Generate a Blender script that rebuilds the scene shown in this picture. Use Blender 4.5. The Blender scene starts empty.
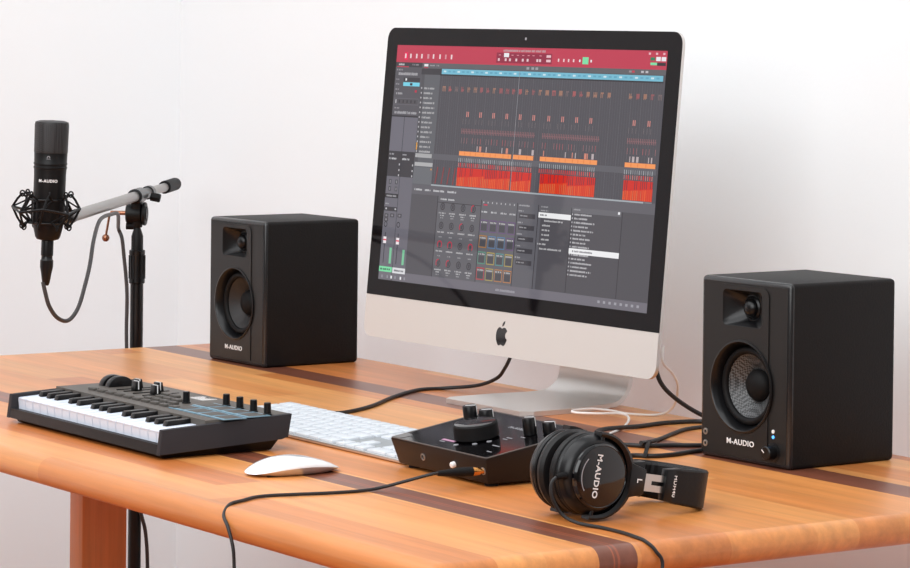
import bpy, bmesh, math, random
from mathutils import Matrix, Vector, Euler
random.seed(7)
PI = math.pi
scene = bpy.context.scene
COL = scene.collection
T = 0.74            # height of the desk top above the floor

# ------------------------------------------------------------------ materials
def lin(c):
    out = []
    for v in c[:3]:
        v = v / 255.0
        out.append(v / 12.92 if v <= 0.04045 else ((v + 0.055) / 1.055) ** 2.4)
    return tuple(out) + (1.0,)

class N:
    """tiny node-tree helper"""
    def __init__(s, name):
        s.m = bpy.data.materials.new(name); s.m.use_nodes = True
        s.t = s.m.node_tree; s.b = s.t.nodes['Principled BSDF']
    def new(s, kind, **kw):
        n = s.t.nodes.new(kind)
        for k, v in kw.items(): setattr(n, k, v)
        return n
    def link(s, a, b): s.t.links.new(a, b)
    def math(s, op, a, b=None, c=None):
        n = s.new('ShaderNodeMath', operation=op)
        for i, v in enumerate((a, b, c)):
            if v is None: continue
            if isinstance(v, (int, float)): n.inputs[i].default_value = v
            else: s.link(v, n.inputs[i])
        return n.outputs[0]
    def mix(s, f, a, b, mode='MIX'):
        n = s.new('ShaderNodeMix', data_type='RGBA', blend_type=mode)
        for i, v in ((0, f), (6, a), (7, b)):
            if isinstance(v, (int, float)): n.inputs[i].default_value = v
            elif isinstance(v, tuple): n.inputs[i].default_value = v
            else: s.link(v, n.inputs[i])
        return n.outputs[2]

def mat(name, col, rough=0.5, metal=0.0, bump=None, coat=0.0, spec=0.5, speck=None, emit=None):
    k = N(name); b = k.b
    b.inputs['Base Color'].default_value = lin(col)
    b.inputs['Roughness'].default_value = rough
    b.inputs['Metallic'].default_value = metal
    b.inputs['Specular IOR Level'].default_value = spec
    b.inputs['Coat Weight'].default_value = coat
    b.inputs['Coat Roughness'].default_value = 0.05
    if emit is not None:
        b.inputs['Emission Color'].default_value = lin(emit[0]); b.inputs['Emission Strength'].default_value = emit[1]
    tc = k.new('ShaderNodeTexCoord')
    if bump:
        sc, st, dist = bump
        nz = k.new('ShaderNodeTexNoise'); nz.inputs['Scale'].default_value = sc; nz.inputs['Detail'].default_value = 3
        k.link(tc.outputs['Object'], nz.inputs['Vector'])
        bp = k.new('ShaderNodeBump'); bp.inputs['Strength'].default_value = st; bp.inputs['Distance'].default_value = dist
        k.link(nz.outputs['Fac'], bp.inputs['Height']); k.link(bp.outputs['Normal'], b.inputs['Normal'])
    if speck:
        sc, c2, amt = speck
        nz = k.new('ShaderNodeTexNoise'); nz.inputs['Scale'].default_value = sc; nz.inputs['Detail'].default_value = 4
        k.link(tc.outputs['Object'], nz.inputs['Vector'])
        f = k.math('MULTIPLY', nz.outputs['Fac'], amt)
        k.link(k.mix(f, lin(col), lin(c2)), b.inputs['Base Color'])
    return k.m

def wood_mat(name, base_cols, stripes=(), plank=0.058, axis='X', rough=0.38, coat=0.0):
    k = N(name); b = k.b
    tc = k.new('ShaderNodeTexCoord'); sp = k.new('ShaderNodeSeparateXYZ')
    k.link(tc.outputs['Object'], sp.inputs[0])
    along, across = (sp.outputs[0], sp.outputs[1]) if axis == 'X' else (sp.outputs[2], sp.outputs[1])
    idx = k.math('FLOOR', k.math('DIVIDE', across, plank))
    wn = k.new('ShaderNodeTexWhiteNoise', noise_dimensions='1D'); k.link(idx, wn.inputs['W'])
    seg = k.math('FLOOR', k.math('ADD', k.math('MULTIPLY', along, 1.1), k.math('MULTIPLY', wn.outputs['Value'], 3.0)))
    cv = k.new('ShaderNodeCombineXYZ'); k.link(idx, cv.inputs[0]); k.link(seg, cv.inputs[1])
    wn2 = k.new('ShaderNodeTexWhiteNoise', noise_dimensions='2D'); k.link(cv.outputs[0], wn2.inputs['Vector'])
    ramp = k.new('ShaderNodeValToRGB'); e = ramp.color_ramp.elements
    e[0].position = 0.0; e[0].color = lin(base_cols[0]); e[1].position = 1.0; e[1].color = lin(base_cols[2])
    m_ = e.new(0.5); m_.color = lin(base_cols[1])
    k.link(wn2.outputs['Value'], ramp.inputs[0])
    # grain, stretched along the staves
    mp = k.new('ShaderNodeMapping'); mp.inputs['Scale'].default_value = (3.0, 60.0, 60.0) if axis == 'X' else (60.0, 60.0, 3.0)
    k.link(tc.outputs['Object'], mp.inputs['Vector'])
    nz = k.new('ShaderNodeTexNoise'); nz.inputs['Scale'].default_value = 1.0; nz.inputs['Detail'].default_value = 6; nz.inputs['Roughness'].default_value = 0.65
    k.link(mp.outputs[0], nz.inputs['Vector'])
    g = k.new('ShaderNodeMapRange'); g.inputs[1].default_value = 0.3; g.inputs[2].default_value = 0.7; g.inputs[3].default_value = 0.80; g.inputs[4].default_value = 1.12
    k.link(nz.outputs['Fac'], g.inputs[0])
    mp2 = k.new('ShaderNodeMapping'); mp2.inputs['Scale'].default_value = (1.2, 9.0, 9.0) if axis == 'X' else (9.0, 9.0, 1.2)
    k.link(tc.outputs['Object'], mp2.inputs['Vector'])
    nz2 = k.new('ShaderNodeTexNoise'); nz2.inputs['Scale'].default_value = 1.3; nz2.inputs['Detail'].default_value = 3
    k.link(mp2.outputs[0], nz2.inputs['Vector'])
    g2 = k.new('ShaderNodeMapRange'); g2.inputs[1].default_value = 0.3; g2.inputs[2].default_value = 0.7; g2.inputs[3].default_value = 0.86; g2.inputs[4].default_value = 1.1
    k.link(nz2.outputs['Fac'], g2.inputs[0])
    gm = k.math('MULTIPLY', g.outputs[0], g2.outputs[0])
    col = ramp.outputs[0]
    for (y0, y1, c, lines) in stripes:
        inside = k.math('MULTIPLY', k.math('GREATER_THAN', across, y0), k.math('LESS_THAN', across, y1))
        sc = lin(c)
        col = k.mix(inside, col, sc)
        for (f0, f1, lc) in lines:
            a0 = y0 + (y1 - y0) * f0; a1 = y0 + (y1 - y0) * f1
            ins = k.math('MULTIPLY', k.math('GREATER_THAN', across, a0), k.math('LESS_THAN', across, a1))
            col = k.mix(ins, col, lin(lc))
    gc = k.new('ShaderNodeCombineColor')
    for i in range(3): k.link(gm, gc.inputs[i])
    col = k.mix(1.0, col, gc.outputs[0], 'MULTIPLY')
    k.link(col, b.inputs['Base Color'])
    b.inputs['Roughness'].default_value = rough
    b.inputs['Specular IOR Level'].default_value = 0.5; b.inputs['Coat Weight'].default_value = coat; b.inputs['Coat Roughness'].default_value = 0.3
    bp = k.new('ShaderNodeBump'); bp.inputs['Strength'].default_value = 0.08; bp.inputs['Distance'].default_value = 0.001
    k.link(nz.outputs['Fac'], bp.inputs['Height']); k.link(bp.outputs['Normal'], b.inputs['Normal'])
    return k.m

def weave_mat(name, c1, c2, scale, rough=0.45):
    k = N(name)
    tc = k.new('ShaderNodeTexCoord'); ch = k.new('ShaderNodeTexChecker')
    mp = k.new('ShaderNodeMapping'); mp.inputs['Rotation'].default_value = (0, PI / 4, 0)
    k.link(tc.outputs['Object'], mp.inputs['Vector']); k.link(mp.outputs[0], ch.inputs['Vector'])
    ch.inputs['Scale'].default_value = scale; ch.inputs['Color1'].default_value = lin(c1); ch.inputs['Color2'].default_value = lin(c2)
    k.link(ch.outputs['Color'], k.b.inputs['Base Color']); k.b.inputs['Roughness'].default_value = rough
    bp = k.new('ShaderNodeBump'); bp.inputs['Strength'].default_value = 0.5; bp.inputs['Distance'].default_value = 0.0005
    k.link(ch.outputs['Fac'], bp.inputs['Height']); k.link(bp.outputs['Normal'], k.b.inputs['Normal'])
    return k.m

M = {}
M['wall'] = mat('wall_paint', (239, 243, 245), 0.85, bump=(160, 0.06, 0.002), speck=(1.3, (235, 239, 241), 0.5))
M['wall2'] = mat('side_wall_paint', (243, 247, 249), 0.85, bump=(160, 0.05, 0.002))
M['floor'] = wood_mat('floor_boards', ((178, 98, 58), (190, 108, 62), (200, 118, 70)), plank=0.12, rough=0.5)
WALNUT = (118, 66, 46)
M['desk'] = wood_mat('butcher_block', ((196, 108, 48), (215, 138, 72), (231, 162, 94)),
                     coat=0.22, stripes=((0.327, 0.383, WALNUT, ()),
                              (-0.169, -0.121, WALNUT, ((0.37, 0.41, (156, 82, 52)), (0.48, 0.54, (150, 78, 50))))))
M['leg'] = wood_mat('leg_wood', ((198, 114, 56), (208, 124, 62), (218, 134, 70)), plank=0.03, axis='Z')
M['black'] = mat('black_plastic', (14, 14, 15), 0.42, spec=0.25, bump=(900, 0.05, 0.0005))
M['satin'] = mat('satin_black', (14, 14, 16), 0.28, spec=0.35)
M['gloss'] = mat('gloss_black', (8, 7, 9), 0.08, coat=0.2)
M['edge'] = mat('cabinet_edge', (26, 26, 28), 0.22, spec=0.6)
M['rubber'] = mat('black_rubber', (16, 15, 16), 0.6, spec=0.2)
M['cable'] = mat('cable_jacket', (26, 26, 28), 0.5)
M['gcable'] = mat('grey_cable_jacket', (62, 61, 62), 0.5)
M['wcable'] = mat('white_cable_jacket', (235, 233, 230), 0.4)
M['vinyl'] = mat('vinyl_wrap', (15, 13, 13), 0.55, spec=0.2, bump=(420, 0.35, 0.001), speck=(500, (26, 24, 24), 0.5))
M['baffle'] = mat('baffle_plastic', (24, 23, 23), 0.45, spec=0.4, bump=(900, 0.08, 0.0005))
M['alu'] = mat('brushed_aluminium', (214, 211, 208), 0.38, metal=0.85, bump=(700, 0.03, 0.0003))
M['alu_chin'] = mat('anodised_aluminium', (204, 201, 198), 0.55, metal=0.12, spec=0.4)
M['chrome'] = mat('chrome', (220, 218, 216), 0.15, metal=1.0)
M['steel'] = mat('satin_steel', (196, 192, 188), 0.3, metal=0.9)
M['tube'] = mat('boom_steel', (150, 147, 144), 0.32, metal=0.75)
M['gold'] = mat('gold_plug', (212, 150, 84), 0.25, metal=1.0)
M['white'] = mat('white_print', (236, 236, 236), 0.5)
M['white_key'] = mat('white_key_plastic', (218, 226, 240), 0.3, coat=0.2)
M['keycap'] = mat('white_keycap', (208, 214, 220), 0.45)
M['mouse_top'] = mat('white_gloss_shell', (245, 246, 248), 0.15, coat=0.5)
M['kb_case'] = mat('controller_case', (36, 35, 36), 0.55, spec=0.25, bump=(900, 0.08, 0.0005))
M['kb_side'] = mat('controller_side', (46, 45, 49), 0.6, spec=0.25, bump=(900, 0.05, 0.0005))
M['panel'] = mat('controller_panel', (88, 83, 78), 0.5, spec=0.3)
M['btn'] = mat('rubber_button', (76, 72, 68), 0.6)
M['blue'] = mat('blue_lit_edge', (104, 136, 152), 0.4, emit=((100, 150, 180), 0.10))
M['lcd'] = mat('lcd_glare', (190, 188, 184), 0.15, coat=0.5)  # pale colour is glare painted onto the small display
M['grille'] = weave_mat('grille_mesh', (14, 14, 15), (46, 46, 48), 420, 0.5)
M['cone'] = weave_mat('woven_cone', (30, 31, 33), (92, 94, 96), 380, 0.4)
M['cone2'] = mat('paper_cone', (34, 33, 34), 0.5)
M['leather'] = mat('black_leatherette', (17, 16, 17), 0.42, spec=0.3, bump=(260, 0.25, 0.001))
M['grey_panel'] = mat('grey_inlay', (108, 106, 105), 0.4)
M['iface'] = mat('dark_anodised_case', (26, 21, 20), 0.42, metal=0.1, spec=0.3, bump=(900, 0.05, 0.0004))
M['iface_rim'] = mat('case_rim', (92, 86, 82), 0.4, metal=0.4)
M['pink'] = mat('pink_print', (190, 140, 170), 0.5)
M['led_b'] = mat('blue_led', (90, 170, 240), 0.4, emit=((80, 170, 255), 1.2))
M['lever_tint'] = mat('desk_tinted_lever', (150, 104, 82), 0.25, metal=0.9)  # chrome lever; the desk's warm reflection is put into its colour
M['bezel'] = mat('black_glass_bezel', (14, 12, 15), 0.05, spec=0.17)
M['mark'] = mat('dim_print', (150, 150, 155), 0.5)

# ------------------------------------------------------------------ mesh builder
def catmull(pts, n=10):
    P = [Vector(p) for p in pts]
    P = [P[0] * 2 - P[1]] + P + [P[-1] * 2 - P[-2]]
    out = []
    for i in range(1, len(P) - 2):
        p0, p1, p2, p3 = P[i - 1:i + 3]
        for j in range(n):
            t = j / n
            out.append(0.5 * ((2 * p1) + (-p0 + p2) * t + (2 * p0 - 5 * p1 + 4 * p2 - p3) * t * t + (-p0 + 3 * p1 - 3 * p2 + p3) * t ** 3))
    out.append(P[-2].copy())
    return out

def rrect(w, h, r, n=6, cx=0, cy=0):
    """rounded rectangle outline, counter-clockwise; r may be 4 radii (bl, br, tr, tl)"""
    rs = r if isinstance(r, (tuple, list)) else (r,) * 4
    pts = []
    for (sx, sy, a0), rr in zip(((-1, -1, PI), (1, -1, 1.5 * PI), (1, 1, 0), (-1, 1, 0.5 * PI)), rs):
        ox, oy = cx + sx * (w / 2 - rr), cy + sy * (h / 2 - rr)
        if rr < 1e-6: pts.append((ox, oy)); continue
        for i in range(n + 1):
            a = a0 + 0.5 * PI * i / n
            pts.append((ox + rr * math.cos(a), oy + rr * math.sin(a)))
    return pts

def frame_to(axis, up=(0, 0, 1)):
    z = Vector(axis).normalized(); u = Vector(up)
    if abs(z.dot(u)) > 0.98: u = Vector((0, 1, 0))
    x = u.cross(z).normalized(); y = z.cross(x)
    return Matrix((x, y, z)).transposed().to_4x4()

class MB:
    def __init__(s): s.bm = bmesh.new()
    def _mi(s, faces, mi):
        for f in faces: f.material_index = mi
    def faces(s, verts, faces, mi=0, mx=None):
        vs = [s.bm.verts.new((mx @ Vector(v)) if mx else v) for v in verts]
        fs = []
        for f in faces:
            try: fs.append(s.bm.faces.new([vs[i] for i in f]))
            except ValueError: pass
        s._mi(fs, mi); return vs, fs
    def box(s, c, d, bev=0.0, seg=2, mi=0, mx=None):
        (cx, cy, cz), (dx, dy, dz) = c, (d[0] / 2, d[1] / 2, d[2] / 2)
        v = [(cx + i * dx, cy + j * dy, cz + k * dz) for i in (-1, 1) for j in (-1, 1) for k in (-1, 1)]
        vs, fs = s.faces(v, [(0, 1, 3, 2), (4, 6, 7, 5), (0, 4, 5, 1), (2, 3, 7, 6), (0, 2, 6, 4), (1, 5, 7, 3)], mi, mx)
        if bev:
            es = list({e for f in fs for e in f.edges})
            r = bmesh.ops.bevel(s.bm, geom=es, offset=bev, segments=seg, profile=0.5, affect='EDGES', clamp_overlap=True)
            s._mi(r['faces'], mi)
        return s
    def hexa(s, v, bev=0.0, seg=2, mi=0):
        """8 corners: bottom 4 (ccw), top 4 (ccw)"""
        vs, fs = s.faces(v, [(3, 2, 1, 0), (4, 5, 6, 7), (0, 1, 5, 4), (1, 2, 6, 5), (2, 3, 7, 6), (3, 0, 4, 7)], mi)
        if bev:
            es = list({e for f in fs for e in f.edges})
            r = bmesh.ops.bevel(s.bm, geom=es, offset=bev, segments=seg, profile=0.5, affect='EDGES', clamp_overlap=True)
            s._mi(r['faces'], mi)
        return s
    def prism(s, poly, d0, d1, mx=None, mi=0, bev=0.0, seg=2):
        """poly in local xy extruded along local z from d0 to d1"""
        n = len(poly)
        v = [(x, y, d0) for x, y in poly] + [(x, y, d1) for x, y in poly]
        f = [tuple(range(n - 1, -1, -1)), tuple(range(n, 2 * n))] + [(i, (i + 1) % n, n + (i + 1) % n, n + i) for i in range(n)]
        vs, fs = s.faces(v, f, mi, mx)
        if bev:
            es = list(set(fs[0].edges) | set(fs[1].edges))
            r = bmesh.ops.bevel(s.bm, geom=es, offset=bev, segments=seg, profile=0.5, affect='EDGES', clamp_overlap=True)
            s._mi(r['faces'], mi)
        return s
    def loft(s, loops, mi=0, caps=(True, True), mx=None):
        n = len(loops[0]); vs = []
        for l in loops: vs += [tuple(p) for p in l]
        f = []
        for k in range(len(loops) - 1):
            for i in range(n):
                j = (i + 1) % n
                f.append((k * n + i, k * n + j, (k + 1) * n + j, (k + 1) * n + i))
        if caps[0]: f.append(tuple(range(n - 1, -1, -1)))
        if caps[1]: f.append(tuple(range((len(loops) - 1) * n, len(loops) * n)))
        s.faces(vs, f, mi, mx); return s
    def lathe(s, prof, mx=None, seg=32, mi=0, sy=1.0, caps=True):
        """prof = [(r, z)], revolved about local z"""
        loops = []
        for r, z in prof:
            loops.append([(max(r, 1e-5) * math.cos(2 * PI * i / seg), sy * max(r, 1e-5) * math.sin(2 * PI * i / seg), z) for i in range(seg)])
        s.loft(loops, mi, (caps and prof[0][0] > 1e-4, caps and prof[-1][0] > 1e-4), mx); return s
    def cyl(s, p0, p1, r0, r1=None, seg=20, mi=0, bev=0.0):
        p0, p1 = Vector(p0), Vector(p1); L = (p1 - p0).length; r1 = r0 if r1 is None else r1
        mx = Matrix.Translation(p0) @ frame_to(p1 - p0)
        if bev: prof = [(r0 - bev, 0), (r0, bev), (r1, L - bev), (r1 - bev, L)]
        else: prof = [(r0, 0), (r1, L)]
        return s.lathe(prof, mx, seg, mi)
    def tube(s, pts, r, seg=10, mi=0, closed=False, flat=None):
        P = [Vector(p) for p in pts]; n = len(P); loops = []
        t0 = (P[1] - P[0]).normalized(); nr = t0.orthogonal().normalized()
        for i in range(n):
            if closed: t = (P[(i + 1) % n] - P[i - 1]).normalized()
            else: t = (P[min(i + 1, n - 1)] - P[max(i - 1, 0)]).normalized()
            nr = (nr - t * nr.dot(t)).normalized(); b = t.cross(nr)
            rr = r[i] if isinstance(r, (list, tuple)) else r
            loops.append([P[i] + (nr * math.cos(2 * PI * k / seg) + b * math.sin(2 * PI * k / seg)) * rr for k in range(seg)])
        if closed: loops.append(loops[0])
        s.loft(loops, mi, (not closed, not closed)); return s
    def sphere(s, c, r, seg=20, rings=12, mi=0, mx=None):
        prof = [(r * math.sin(PI * i / rings), -r * math.cos(PI * i / rings)) for i in range(rings + 1)]
        m = Matrix.Translation(c) if mx is None else mx @ Matrix.Translation(c)
        return s.lathe(prof, m, seg, mi)
    def plate(s, outer, holes, d0, d1, mx=None, mi=0):
        """flat plate with holes, local xy, thickness along z from d0 (back) to d1 (front face)"""
        bm2 = bmesh.new(); edges = []
        for loop in [outer] + holes:
            vs = [bm2.verts.new((x, y, d1)) for x, y in loop]
            edges += [bm2.edges.new((vs[i], vs[(i + 1) % len(vs)])) for i in range(len(vs))]
        r = bmesh.ops.triangle_fill(bm2, use_beauty=True, edges=edges, normal=(0, 0, 1))
        bm2.verts.index_update()
        vv = [tuple(v.co) for v in bm2.verts]; ff = [tuple(v.index for v in f.verts) for f in bm2.faces]
        bm2.free()
        s.faces(vv, ff, mi, mx)
        for loop in [outer] + holes:
            n = len(loop)
            s.faces([(x, y, d0) for x, y in loop] + [(x, y, d1) for x, y in loop], [(i, (i + 1) % n, n + (i + 1) % n, n + i) for i in range(n)], mi, mx)
        return s
    def text(s, body, size, mx, mi=0, xs=1.0, depth=0.0004, bold=0.0, align='CENTER'):
        cu = bpy.data.curves.new('lettering', 'FONT'); cu.body = body; cu.size = size
        cu.align_x = align; cu.align_y = 'CENTER'; cu.extrude = depth; cu.offset = bold; cu.resolution_u = 3; cu.space_character = 1.08
        o = bpy.data.objects.new('lettering', cu); COL.objects.link(o)
        dg = bpy.context.evaluated_depsgraph_get(); me = bpy.data.meshes.new_from_object(o.evaluated_get(dg))
        vv = [(v.co.x * xs, v.co.y, v.co.z) for v in me.vertices]; ff = [tuple(p.vertices) for p in me.polygons]
        s.faces(vv, ff, mi, mx)
        bpy.data.objects.remove(o); bpy.data.curves.remove(cu); bpy.data.meshes.remove(me)
        return s
    def build(s, name, mats, parent=None, loc=(0, 0, 0), sharp=35, smooth=True, weld=False):
        bm = s.bm
        if weld: bmesh.ops.remove_doubles(bm, verts=bm.verts, dist=1e-6)
        bmesh.ops.recalc_face_normals(bm, faces=bm.faces)
        lim = math.radians(sharp)
        for f in bm.faces: f.smooth = smooth
        for e in bm.edges:
            if len(e.link_faces) == 2 and e.calc_face_angle(0) > lim: e.smooth = False
        me = bpy.data.meshes.new(name); bm.to_mesh(me); bm.free()
        for m in (mats if isinstance(mats, (list, tuple)) else [mats]): me.materials.append(m)
        o = bpy.data.objects.new(name, me); COL.objects.link(o)
        o.location = loc
        if parent: o.parent = parent
        return o

def thing(name, label, cat, loc=(0, 0, 0), rot=(0, 0, 0), group=None):
    o = bpy.data.objects.new(name, None); COL.objects.link(o)
    o.location = loc; o.rotation_euler = rot; o.empty_display_size = 0.05
    return tag(o, label, cat, group)
def tag(o, label, cat, group=None):
    o['label'] = label; o['category'] = cat
    if group: o['group'] = group
    return o
def struct(o): o['kind'] = 'structure'; return o
def dup(o, parent, loc, name=None):
    c = o.copy(); c.parent = parent; c.location = loc
    COL.objects.link(c); return c

# ------------------------------------------------------------------ the room
WX, WY = -1.586, 0.72
b = MB(); b.box((1.5, WY + 0.06, 1.5), (6.6, 0.12, 3.0)); struct(b.build('wall_back', M['wall']))
b = MB(); b.box((WX - 0.06, (WY - 4.0) / 2, 1.5), (0.12, WY + 4.0, 3.0)); struct(b.build('wall_left', M['wall2']))
b = MB(); b.box((1.5, (WY + 0.12 - 4.0) / 2, -0.05), (6.6, WY + 4.12, 0.1)); struct(b.build('floor', M['floor']))

# ------------------------------------------------------------------ the desk
DX0, DX1, DY0, DY1, TH = -1.005, 0.872, -0.368, 0.560, 0.034
desk = thing('desk', 'wooden butcher-block desk with rounded edges and two dark walnut stripes', 'desk')
b = MB(); b.box(((DX0 + DX1) / 2, (DY0 + DY1) / 2, T - TH / 2), (DX1 - DX0, DY1 - DY0, TH), bev=0.0165, seg=7)
b.build('tabletop', M['desk'], desk)
for lx, ly in ((-0.774, -0.235), (-0.774, 0.136), (0.67, -0.235), (0.67, 0.03)):
    b = MB(); b.box((lx, ly, (T - TH) / 2), (0.042, 0.075, T - TH), bev=0.003)
    b.build('leg', M['leg'], desk)
for lx in (-0.774, 0.67):
    b = MB(); b.box((lx, -0.05 if lx < 0 else -0.1025, 0.15), (0.03, 0.30 if lx < 0 else 0.195, 0.06), bev=0.002); b.build('stretcher', M['leg'], desk)

# ------------------------------------------------------------------ studio monitors
SW, SD, SH = 0.1600, 0.1700, 0.2186
FRONT = Matrix(((1, 0, 0, 0), (0, 0, -1, 0), (0, 1, 0, 0), (0, 0, 0, 1)))   # local xy -> x,z ; local z -> -y (towards the viewer)
def circle(r, cx, cy, n=48): return [(cx + r * math.cos(2 * PI * i / n), cy + r * math.sin(2 * PI * i / n)) for i in range(n)]
def monitor(label, loc, rz, controls):
    t = thing('studio_monitor', label, 'speaker', loc, (0, 0, rz), 'studio monitors beside the computer')
    # cabinet: bevelled box, front left open for the baffle
    b = MB(); b.box((0, SD / 2, SH / 2), (SW, SD, SH), bev=0.0055, seg=4)
    for f in [f for f in b.bm.faces if f.normal.y < -0.9 and f.calc_center_median().y < 0.004 and f.calc_area() > 0.01]: b.bm.faces.remove(f)
    for f in b.bm.faces:
        if f.calc_center_median().y < 0.0050: f.material_index = 1
    b.build('cabinet', [M['vinyl'], M['edge']], t)
    tx, tz, wx, wz = -0.004, 0.1835, -0.004, 0.0905
    horn_o = rrect(0.070, 0.043, 0.006, 5, tx, tz)
    b = MB(); b.plate(rrect(SW - 0.0106, SH - 0.0106, 0.003, 4, 0, SH / 2), [rrect(0.0705, 0.0435, 0.006, 5, tx, tz), circle(0.0545, wx, wz)], -0.004, 0.0002, FRONT)
    baf = b.build('baffle', M['baffle'], t)
    # raised centre panel, interrupted by the woofer, with rounded top corners
    b = MB(); 
    top = rrect(0.094, SH - 0.0155, (0.001, 0.001, 0.012, 0.012), 6, wx, SH / 2)
    circ = circle(0.0547, wx, wz, 72)
    yl = [p for p in circ if abs(p[0] - wx) > 0.047]
    # upper and lower halves of the panel with the arc of the woofer cut out
    a0 = math.acos(0.047 / 0.0547)
    arc = lambda s0, s1, n=24: [(wx + 0.0547 * math.cos(s0 + (s1 - s0) * i / n), wz + 0.0547 * math.sin(s0 + (s1 - s0) * i / n)) for i in range(n + 1)]
    upper = [p for p in top if p[1] > SH / 2] + arc(PI - a0, a0)
    lower = [p for p in top if p[1] < SH / 2] + arc(-a0, -PI + a0)
    b.plate(upper, [horn_o], 0.0, 0.0014, FRONT); b.build('upper_panel', M['baffle'], baf)
    b = MB(); b.plate(lower, [], 0.0, 0.0014, FRONT); b.build('lower_panel', M['baffle'], baf)
    # horn
    loops = []
    for k in range(7):
        f = k / 6; w = 0.070 * (1 - f) + 0.031 * f; h = 0.043 * (1 - f) + 0.031 * f; r = 0.006 * (1 - f) + 0.0154 * f
        loops.append([(x, -(0.0015 - 0.0165 * f ** 1.25), z) for x, z in rrect(w, h, r, 5, tx, tz)])
    b = MB(); b.loft(loops, 0, (False, True)); horn = b.build('horn', M['satin'], t)
    b = MB(); mx = Matrix.Translation((tx, 0.0155, tz)) @ FRONT
    b.lathe([(0.0145, -0.001), (0.0145, 0.0015), (0.0125, 0.003), (0.0115, 0.002)] + [(0.0112 * math.cos(a * PI / 16), 0.002 + 0.0085 * math.sin(a * PI / 16)) for a in range(9)], mx, 32)
    b.build('tweeter', M['satin'], t)
    # woofer
    mx = Matrix.Translation((wx, 0, wz)) @ FRONT
    b = MB(); b.lathe([(0.0556, -0.001), (0.0556, 0.0024), (0.0535, 0.0030), (0.0515, 0.0012), (0.0495, -0.006), (0.0470, -0.0125)], mx, 64, caps=False); b.build('trim_ring', M['satin'], t)
    b = MB(); b.lathe([(0.0472, -0.0125)] + [(0.0427 + 0.0045 * math.cos(a), -0.0115 + 0.0045 * math.sin(a)) for a in [i * PI / 8 for i in range(9)]], mx, 64, caps=False); b.build('surround', M['rubber'], t)
    b = MB(); b.lathe([(0.0385, -0.0125), (0.033, -0.0165), (0.026, -0.022), (0.019, -0.028)], mx, 64, caps=False); b.build('cone', M['cone'] if controls else M['cone2'], t)
    b = MB(); b.lathe([(0.0195, -0.0285)] + [(0.0195 * math.cos(a), -0.0270 + 0.0125 * math.sin(a)) for a in [i * PI / 18 for i in range(10)]], mx, 40); b.build('dust_cap', M['rubber'], t)
    b = MB(); b.text('M-AUDIO', 0.0094, Matrix.Translation((wx, -0.0019, 0.0235)) @ FRONT, 0, 1.16, 0.0003, 0.00010)
    b.build('logo', M['white'], t)
    if controls:
        for z in (0.0300, 0.0158):
            b = MB(); b.lathe([(0.0040, 0), (0.0040, 0.0012), (0.0022, 0.0014), (0.0020, -0.004), (0, -0.004)], Matrix.Translation((-0.0685, 0, z)) @ FRONT, 20)
            j = b.build('jack', M['steel'], t); j['label'] = 'steel ringed mini jack socket'
        b = MB(); b.lathe([(0.0024, 0), (0.0022, 0.0012), (0, 0.0014)], Matrix.Translation((0.0525, 0, 0.0430)) @ FRONT, 16); b.build('indicator_light', M['white'], t)
        b = MB(); b.lathe([(0.0021, 0), (0.0019, 0.001), (0, 0.0012)], Matrix.Translation((0.0525, 0, 0.0365)) @ FRONT, 16); o = b.build('indicator_light', M['led_b'], t); o['label'] = 'blue glowing indicator light'
        b = MB(); b.lathe([(0.0115, 0), (0.0115, 0.0008), (0.0085, 0.0012), (0.0082, 0.012), (0.0070, 0.0132), (0, 0.0132)], Matrix.Translation((0.0525, 0, 0.0185)) @ FRONT, 28); kn = b.build('volume_knob', M['satin'], t)
        b = MB(); b.box((0, 0, 0), (0.0010, 0.0008, 0.005)); o = b.build('pointer', M['white'], kn, (0.0490, -0.0133, 0.0205)); o.rotation_euler = (0, math.radians(-50), 0)
    return t
monitor('black studio monitor speaker on the left, between the mic stand and the computer', (-0.7242, 0.3407, T), 0.0240, False)
monitor('black studio monitor speaker on the right with volume knob and two jacks', (0.4794, 0.3394, T), 0.0325, True)

# ------------------------------------------------------------------ all-in-one desktop computer
CB = Vector((-0.086, 0.450, T))
comp = thing('desktop_computer', 'silver all-in-one desktop computer with a black-framed screen showing music software', 'computer', CB)
c_th, c_ti = 0.0375, 0.0890
cU = Vector((math.cos(c_th), math.sin(c_th), 0)); cn = Vector((math.sin(c_th), -math.cos(c_th), 0))
cV = Vector((0, 0, 1)) * math.cos(c_ti) - cn * math.sin(c_ti)     # upwards along the screen
cN = cU.cross(cV)                                                  # out of the screen
if cN.dot(cn) < 0: cN = -cN
cO = Vector((-0.4214, 0.4145, 1.2514)) - CB                        # top left corner of the front
CM = Matrix.Identity(4)
for i, ax in enumerate((cU, cV, cN)):
    for j in range(3): CM[j][i] = ax[j]
CM.translation = cO                                                # local: x to the right, y up (0 at the top edge), z out
CW, CH, CG = 0.6505, 0.4441, 0.3840
R0 = 0.017
cut = [p for p in rrect(CW, CH, R0, 8, CW / 2, -CH / 2)]
upper = [(0, -CG), (CW, -CG)] + [p for p in cut if p[1] > -CG]
# order: bottom-left, bottom-right, then the rounded top
up_sorted = [(0, -CG), (CW, -CG)] + rrect(CW, CH, R0, 8, CW / 2, -CH / 2)[18:]
b = MB(); b.prism(up_sorted, -0.001, 0.0002, CM); b.build('glass_front', M['bezel'], comp)
low = rrect(CW, CH, R0, 8, CW / 2, -CH / 2)[:18] + [(CW, -CG - 0.0004), (0, -CG - 0.0004)]
b = MB(); b.prism(low, -0.001, 0.0001, CM); chin = b.build('chin', M['alu_chin'], comp)
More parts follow.
